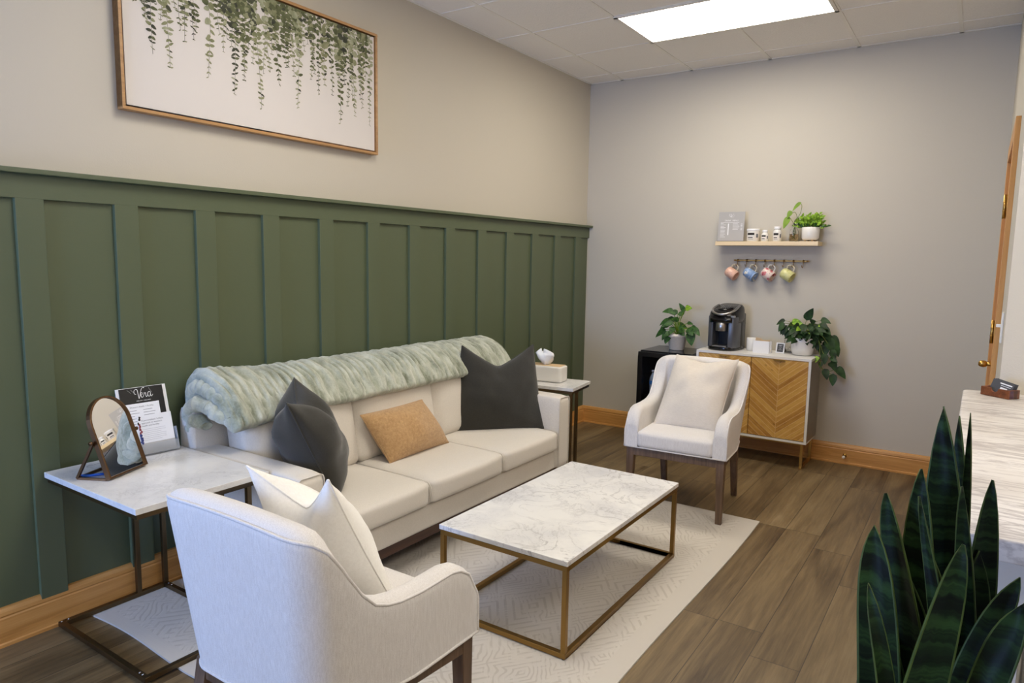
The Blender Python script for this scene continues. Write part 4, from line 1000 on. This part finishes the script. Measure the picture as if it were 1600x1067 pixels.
# ------------------------------------------------------------------ wall shelf and what stands on it
SX0, SX1, SZ0, SZ1 = 1.228, 1.983, 1.618, 1.650
t_ = tag(MB().box(-(SX1-SX0)/2, (SX1-SX0)/2, -.160, -.0005, 0, SZ1-SZ0).build('wall_shelf', M_pine, bevel=.002, loc=((SX0+SX1)/2, 0, SZ0)), 'pale pine floating shelf on the back wall above the mugs', 'shelf')
ST = SZ1+.0005
t_ = thing('menu_sign', 'grey acrylic menu sign with white writing at the left end of the wall shelf', 'sign', (1.322, -.085, ST))
A2 = axes((0, 0, .0), (1, .02, 0), (0, .08, 1)); hw_ = .101
MB().box(-hw_, hw_, .001, .232, -.003, .001, A2).build('panel', M_greyacryl, t_, bevel=.0008)
MB().box(-hw_, hw_, .0, .0035, -.03, .008, A2).build('foot', M_inkdark, t_)
LG = A2 @ Matrix.Translation((-.016, .188, .0015)) @ Matrix.Scale(.028, 4); b = MB()
ribbon(b, [(.0, 1.0), (-.12, .7), (.05, .35), (.3, .15), (.55, .35), (.5, .8), (.42, .95)], .035, LG); ribbon(b, [(.25, 1.0), (.3, .5), (.45, .05), (.7, .5), (1.1, 1.0)], .03, LG); ribbon(b, [(.55, .1), (.9, .1), (1.25, .45), (1.3, .8)], .02, LG)
b.text('DRINK  MENU', .0165, A2 @ Matrix.Translation((0, .163, .0015)))
for i in range(11): b.box(-.083, -.083+.022+.02*abs(math.sin(i*1.7)), .140-.0105*i, .1425-.0105*i, .001, .0015, A2)
for i in range(5): b.box(.012, .050+.014*abs(math.sin(i*2.3)), .136-.0105*i, .1385-.0105*i, .001, .0015, A2)
for i in range(5): b.box(.073, .086, .134-.011*i, .137-.011*i, .001, .0015, A2)
b.box(-.083, .06, .148, .150, .001, .0015, A2).box(-.026, -.018, .05, .14, .001, .0012, A2)
b.build('printed_text', M_inkwhite, t_)
def jar(name, label, x, r, h, capr, caph, capm):
    t = thing(name, label, 'supplement jar', (x, -.085, ST))
    if name == 'supplement_tub':
        MB().lathe([(r*.94, 0), (r, .004), (r, h-.018), (r*.98, h-.015)], (0, 0, 0), 30).build('tub', M_ceramic, t, True)
        MB().lathe([(r*1.03, h-.016), (r*1.04, h-.014), (r*1.04, h-.002), (r*1.01, h)], (0, 0, 0), 30).build('lid', M_paper, t, True)
    else:
        MB().lathe([(r*.92, 0), (r, .004), (r, h-.024), (r*.93, h-.014), (r*.70, h-.006), (r*.62, h)], (0, 0, 0), 28).build('bottle_body', M_ceramic, t, True)
        MB().lathe([(capr, h), (capr*1.03, h+.002), (capr*1.03, h+caph-.002), (capr*.96, h+caph)], (0, 0, 0), 24).build('lid', capm, t, True)
    def lab(z0, z1, a0, a1, mat, nm):
        n = 10; R = r+.0005; P_ = [[(R*math.sin(a0+(a1-a0)*i/n), -R*math.cos(a0+(a1-a0)*i/n), z) for z in (z0, z1)] for i in range(n+1)]; return MB().grid(P_).build(nm, mat, t, True)
    lab(h*.50, h*.68, -.75, .45, M_inkdark, 'label_band'); lab(h*.27, h*.34, -.65, .20, M_blackpaper, 'label_text'); lab(h*.16, h*.19, -.65, .3, M_ink, 'label_text'); lab(h*.3, h*.6, .75, 1.15, M_ink, 'label_text')
jar('supplement_tub', 'wide white supplement tub with a flat lid beside the grey menu sign', 1.497, .046, .096, 0, 0, None)
jar('supplement_bottle', 'shorter white supplement bottle in the middle of the wall shelf', 1.586, .0275, .070, .019, .018, M_paper)
jar('supplement_bottle', 'taller white supplement bottle next to the glass propagation vase', 1.677, .032, .092, .024, .020, M_paper)
t_ = thing('propagation_vase', 'glass bottle vase of water with a long leafy pothos cutting on the shelf', 'vase', (1.796, -.085, ST))
MB().lathe([(.028, 0), (.034, .004), (.034, .06), (.031, .078), (.020, .098), (.017, .118), (.020, .122), (.0175, .122), (.0145, .118), (.017, .097), (.028, .076), (.031, .06), (.031, .006), (.001, .005)], (0, 0, 0), 28).build('vessel', M_glass, t_, True)
MB().lathe([(.0302, .0065), (.0302, .055), (.001, .0552)], (0, 0, 0), 24).build('water', Mat('brown_water', (.55, .40, .20), .02, Transmission_Weight=1.0, IOR=1.33).m, t_, True)
stm = MB(); fol = MB()
for pts in ([(.002, 0, .02), (.006, 0, .10), (.0, -.005, .15), (.035, -.01, .20), (.045, -.01, .26), (.030, -.01, .285)], [(.0, .004, .02), (-.004, 0, .12), (.015, 0, .17), (.0, -.005, .215), (-.03, -.01, .205)], [(-.006, 0, .02), (-.004, 0, .12), (-.03, -.01, .17), (-.045, -.01, .18)], [(.008, 0, .015), (-.008, 0, .07), (.012, 0, .12), (.02, 0, .15)], [(-.01, 0, .015), (.01, 0, .06), (-.004, 0, .12), (.005, 0, .16)]): stm.tube(cat(pts, 6), .0019, 6)
for (o_, d_, L, w_) in (((.040, -.01, .287), (-1, -.1, -.62), .088, .28), ((-.022, -.01, .225), (-.75, -.3, -.85), .062, .50), ((-.038, -.01, .185), (-.55, -.3, -1), .10, .36)): fol.leaf(o_, d_, (0, 0, 1), L, L*w_*1.2, .35, 8, .2)
stm.build('stems', M_stem, t_, True); fol.build('foliage', M_leaf_yel, t_, True, fix=False)
t_ = thing('potted_greenery', 'bright lime green bushy plant in a small white footed pot on the wall shelf', 'potted plant', (1.912, -.085, ST))
MB().lathe([(.040, .010), (.052, .012), (.060, .024), (.0615, .060), (.0625, .102), (.060, .104), (.058, .102), (.057, .088)], (0, 0, 0), 32).build('pot', M_ceramic, t_, True)
for a in (0.5, 2.1, 3.7, 5.3): MB().lathe([(.006, 0), (.009, .014)], (.036*math.cos(a), .036*math.sin(a), 0), 12).build('foot', M_birch, t_, True)
MB().lathe([(.057, .082), (.057, .088)], (0, 0, 0), 24).build('soil', M_soil, t_)
fol = MB(); random.seed(8); stm = MB()
for k in range(46):
    a = random.uniform(0, 2*PI); el = random.uniform(.15, 1.35); r_ = random.uniform(.05, .105)*(1.05 if math.cos(a) > 0 else .9)
    tip = Vector((math.cos(a)*math.cos(el)*r_*1.25, math.sin(a)*math.cos(el)*r_*.55-.004, (.092+math.sin(el)*r_*1.15))); root = Vector((tip.x*.25, tip.y*.25, .088))
    stm.tube([root, tip], .0011, 4); dr_ = (tip-root).normalized()
    for q in range(6):
        t = .45+.55*q/5; fol.cur = 0 if (t*math.sin(el) > .32 or random.random() < .45) else 1; a2 = q*2.4; sd = Vector((math.cos(a2), math.sin(a2)*.7, .25))
        fol.leaf(root.lerp(tip, t), dr_+sd*.9, (0, 0, 1), random.uniform(.024, .036), .016, .2, 4, .15)
fol.build('foliage', [M_leaf_lime, M_leaf_mid], t_, True, fix=False); stm.build('stems', M_stem, t_)

# hook rail and mugs
rail = thing('hook_rail', 'aged brass rail with eight hooks under the wall shelf', 'hook rail', (1.625, 0, 1.505))
MB().box(-.282, .282, -.032, -.026, -.0065, .0065).build('bar', M_railbrass, rail, bevel=.002)
for s_ in (-1, 1): MB().tube([(s_*.268, -.0005, 0), (s_*.268, -.034, 0), (s_*.268, -.037, 0)], [.006, .006, .003], 12).build('wall_mount', M_railbrass, rail, True)
hx = [1.376+.0699*k for k in range(8)]
for x in hx:
    xl = x-1.625
    pts = [(xl, -.034, .008), (xl, -.034, -.02), (xl, -.036, -.038), (xl-.001, -.046, -.047), (xl-.003, -.060, -.044), (xl-.004, -.066, -.030)]
    h_ = MB().tube(cat(pts, 4), .0027, 8).box(xl-.006, xl+.006, -.036, -.024, -.010, .010); h_.build('hook', M_railbrass, rail, True)
def pm(name, base, spots):
    m = Mat(name, base, .3); c = None
    n = m.noise(60, 3); cl = m.mix(n.ramp(.4, .6), base, tuple(min(1, k*1.15) for k in base))
    for (sc, thr, col) in spots:
        v = m.vor(sc).ramp(thr*.8, thr, 1, 0); cl = m.mix(v, cl, col)
    m.color(cl); return m.m
MP = [pm('pink_glaze', srgb(226, 182, 160), [(70, .2, srgb(206, 138, 118))]), pm('blue_glaze', srgb(136, 164, 204), [(38, .34, srgb(238, 234, 220)), (38, .13, srgb(226, 172, 50))]),
      pm('rose_glaze', srgb(226, 206, 196), [(34, .46, srgb(206, 120, 126)), (34, .2, srgb(150, 40, 60)), (52, .16, srgb(50, 40, 50))]), pm('yellow_glaze', srgb(214, 212, 150), [(62, .2, srgb(196, 198, 96))])]
ml = ['pink speckled mug hanging leftmost on the hook rail', 'blue mug with white daisies hanging second on the rail', 'cream mug with red rose pattern hanging third on the rail', 'pale yellow mug hanging rightmost on the hook rail']
for k in range(4):
    x = hx[2*k]; t_ = thing('mug', ml[k], 'mug', (x-.003, -.055, 1.505-.0415)); t_.scale = (1.06, 1.06, 1.06)
    # hanging by the handle: the handle's loop goes through the hook, cup axis tilted
    tilt = math.radians(121 if k != 3 else 119)
    A3 = Matrix.Rotation(math.radians(-12), 4, 'Z') @ Matrix.Rotation(tilt, 4, 'Y')
    r_, h = (.039, .082) if k != 1 else (.037, .076)
    # local cup: axis z, handle towards -x ... inner top of the handle loop sits at the origin
    off = Matrix.Translation((r_+.030, 0, -h*.50))
    T = A3 @ off; b = MB(); mugbody(b, r_, h, T, 1.0 if k != 1 else .96)
    cup = b.build('cup', MP[k], t_, True)
    if k == 1: MB().lathe([(r_*.95, h-.004), (r_*1.12, h+.010), (r_*1.08, h+.011), (r_*.90, h)], (0, 0, 0), 28, T).build('rim', MP[k], t_, True)
    hd = [(-r_+.003, 0, .016), (-r_-.018, 0, .012), (-r_-.032, 0, .026), (-r_-.034, 0, .046), (-r_-.026, 0, .062), (-r_+.003, 0, .066)]
    MB().tube([T @ Vector(p_) for p_ in cat(hd, 5)], .0042, 8).build('handle', Mat('handle_glaze', srgb(226, 214, 186), .3).m if k != 2 else M_ceramic, t_, True)

# ------------------------------------------------------------------ reception counter
cpts = [(2.962+.018, -4.235), (XE-.6, -4.235), (XE-.6, -2.605), (2.962+.03, -2.605)]
def rr(x0, x1, y0, y1, r0, n=6):
    out_ = [(x1, y0), (x1, y1)]
    for (cx, cy_, a0) in ((x0+r0, y1-r0, PI/2), (x0+r0, y0+r0, PI)): out_ += [(cx+r0*math.cos(a0+PI/2*i/n), cy_+r0*math.sin(a0+PI/2*i/n)) for i in range(n+1)]
    return out_
ctr = MB().prism(rr(2.962, XE-.6, -4.235, -2.605, .03), 1.005, 1.045).build('reception_counter', M_laminate, None, True, bevel=.004)
tag(ctr, 'white marble patterned reception countertop at the right edge of the room', 'counter')
t_ = thing('card_holder', 'small reddish wooden business card holder on the reception counter', 'card holder', (3.072, -2.70, 1.0455), math.radians(-38))
def hold(z): return None
b = MB(); pts = [(-.050, 0), (.050, 0), (.050, .030), (.012, .030)]+[(.012-.014*(1-math.cos(PI*k/8)), .030-.014*math.sin(PI*k/8)) for k in range(1, 8)]+[(-.016, .030), (-.050, .030)]
T = axes((0, -.022, 0), (1, 0, 0), (0, 0, 1)); b.prism(pts, 0, .008, T)
b.box(-.050, .050, .008, .022, 0, .030).box(-.05, -.042, -.022, .008, 0, .03).box(.042, .05, -.022, .008, 0, .03).box(-.042, .042, -.022, .008, 0, .006)
b.build('body', M_holder, t_, bevel=.001)
for k in range(3):
    o = thing('business_card', 'dark grey business card, '+['frontmost', 'middle one', 'rearmost'][k]+' in the wooden card holder', 'business card', (3.072, -2.70, 1.0455), math.radians(-38), 'cards in the card holder')
    A4 = axes((0.002*k, -.010+.006*k, .007), (1, 0, -.16), (.1, .25, 1)); MB().box(-.038, .038, 0, .048, -.0008, .0, A4).build('card', M_slate, o)
    b = MB(); b.box(-.01, .032, .038, .042, .0, .0003, A4).box(-.005, .03, .032, .0335, .0, .0003, A4).box(-.004, .02, .018, .027, 0, .0003, A4); b.build('printed_text', M_inkwhite, o)

# ------------------------------------------------------------------ snake plant in the foreground
SPX, SPY = 2.925, -4.615
t_ = thing('snake_plant', 'tall dark green banded snake plant in the right foreground beside the counter', 'potted plant', (SPX, SPY, 0))
MB().lathe([(.085, 0), (.095, .006), (.118, .50), (.122, .505), (.122, .525), (.116, .527), (.112, .52), (.110, .49)], (0, 0, 0), 36).build('pot', M_ceramic, t_, True)
MB().lathe([(.109, .480), (.109, .492)], (0, 0, 0), 30).build('soil', M_soil, t_)
SL = [((2.955, -4.46, 1.295), .055, (2.988, -4.49, .851)), ((2.974, -4.40, 1.273), .032, (2.999, -4.43, .82)), ((2.987, -4.42, 1.283), .014, (2.998, -4.45, .835)), ((2.937, -4.52, 1.215), .049, (2.955, -4.55, .88)), ((2.899, -4.55, 1.181), .046, (2.956, -4.58, .89)), ((2.893, -4.6, 1.15), .048, (2.92, -4.63, .917)),
 ((3.019, -4.48, 1.205), .042, (3.006, -4.51, .874)), ((2.992, -4.66, 1.169), .044, (2.955, -4.69, .90)), ((2.897, -4.66, 1.094), .021, (2.941, -4.69, .89)), ((2.94, -4.58, 1.194), .018, (2.985, -4.61, .915)), ((2.985, -4.52, 1.2), .024, (3.008, -4.55, .89)), ((3.052, -4.60, 1.122), .035, (3.000, -4.63, .92)), ((3.058, -4.62, 1.100), .037, (3.018, -4.65, .93)),
 ((2.956, -4.5, 1.096), .045, (2.981, -4.53, .871)), ((2.925, -4.54, 1.083), .035, (2.965, -4.57, .888)), ((3.011, -4.5, 1.11), .038, (3.008, -4.53, .882)), ((2.97, -4.60, 1.06), .037, (2.975, -4.63, .90)), ((3.030, -4.56, 1.03), .030, (3.017, -4.59, .921)), ((2.906, -4.57, 1.02), .036, (2.935, -4.6, .85)), ((2.99, -4.6, 1.0), .04, (3.0, -4.62, .85))]
random.seed(4)
camp = Vector((2.984, -5.603, 1.494))
for i, (tp, w_, mp) in enumerate(SL):
    tp = Vector(tp)-Vector((SPX, SPY, 0)); mp = Vector(mp)-Vector((SPX, SPY, 0)); a = i*2.399
    root = Vector((mp.x*.55+.02*math.cos(a), mp.y*.5+.02*math.sin(a), .486))
    root.x = max(-.085, min(.085, root.x)); root.y = max(-.085, min(.085, root.y))
    c_ = cat([tuple(root), tuple(mp), tuple(tp)], 10); n = len(c_); P = []
    yaw_ = random.uniform(-.5, .5)
    for k, p_ in enumerate(c_):
        p_ = Vector(p_); t = k/(n-1); d = Vector(c_[min(k+1, n-1)])-Vector(c_[max(k-1, 0)]); d.normalize()
        yy = yaw_+.5*(t-.5)*math.sin(i); side = Vector((math.cos(yy), math.sin(yy), 0)); side = (side-d*side.dot(d)).normalized(); nr = d.cross(side)
        ww = w_*.55*(.55+.45*math.sin(min(1, t/.62)*PI/2)) if t < .62 else w_*.55*max(0.0, 1-((t-.62)/.38)**2.1)
        ww = max(ww, .0006) if t < 1 else .0004
        if t > .6: ww *= 1
        wav = .003*math.sin(t*14+i)
        P.append([p_+side*ww*s_+nr*(-(.35*ww*abs(s_)) - wav*s_) for s_ in (-1, -.90, -.5, 0, .5, .90, 1)])
    b = MB(); m_ = len(P[0])
    for k in range(n-1):
        for q in range(m_-1):
            b.cur = 1 if q in (0, m_-2) else 0; b.add([P[k][q], P[k][q+1], P[k+1][q+1], P[k+1][q]], [(0, 1, 2, 3)])
    o = b.build('leaf', [M_snake, M_snake_edge], t_, True, solid=.0022)
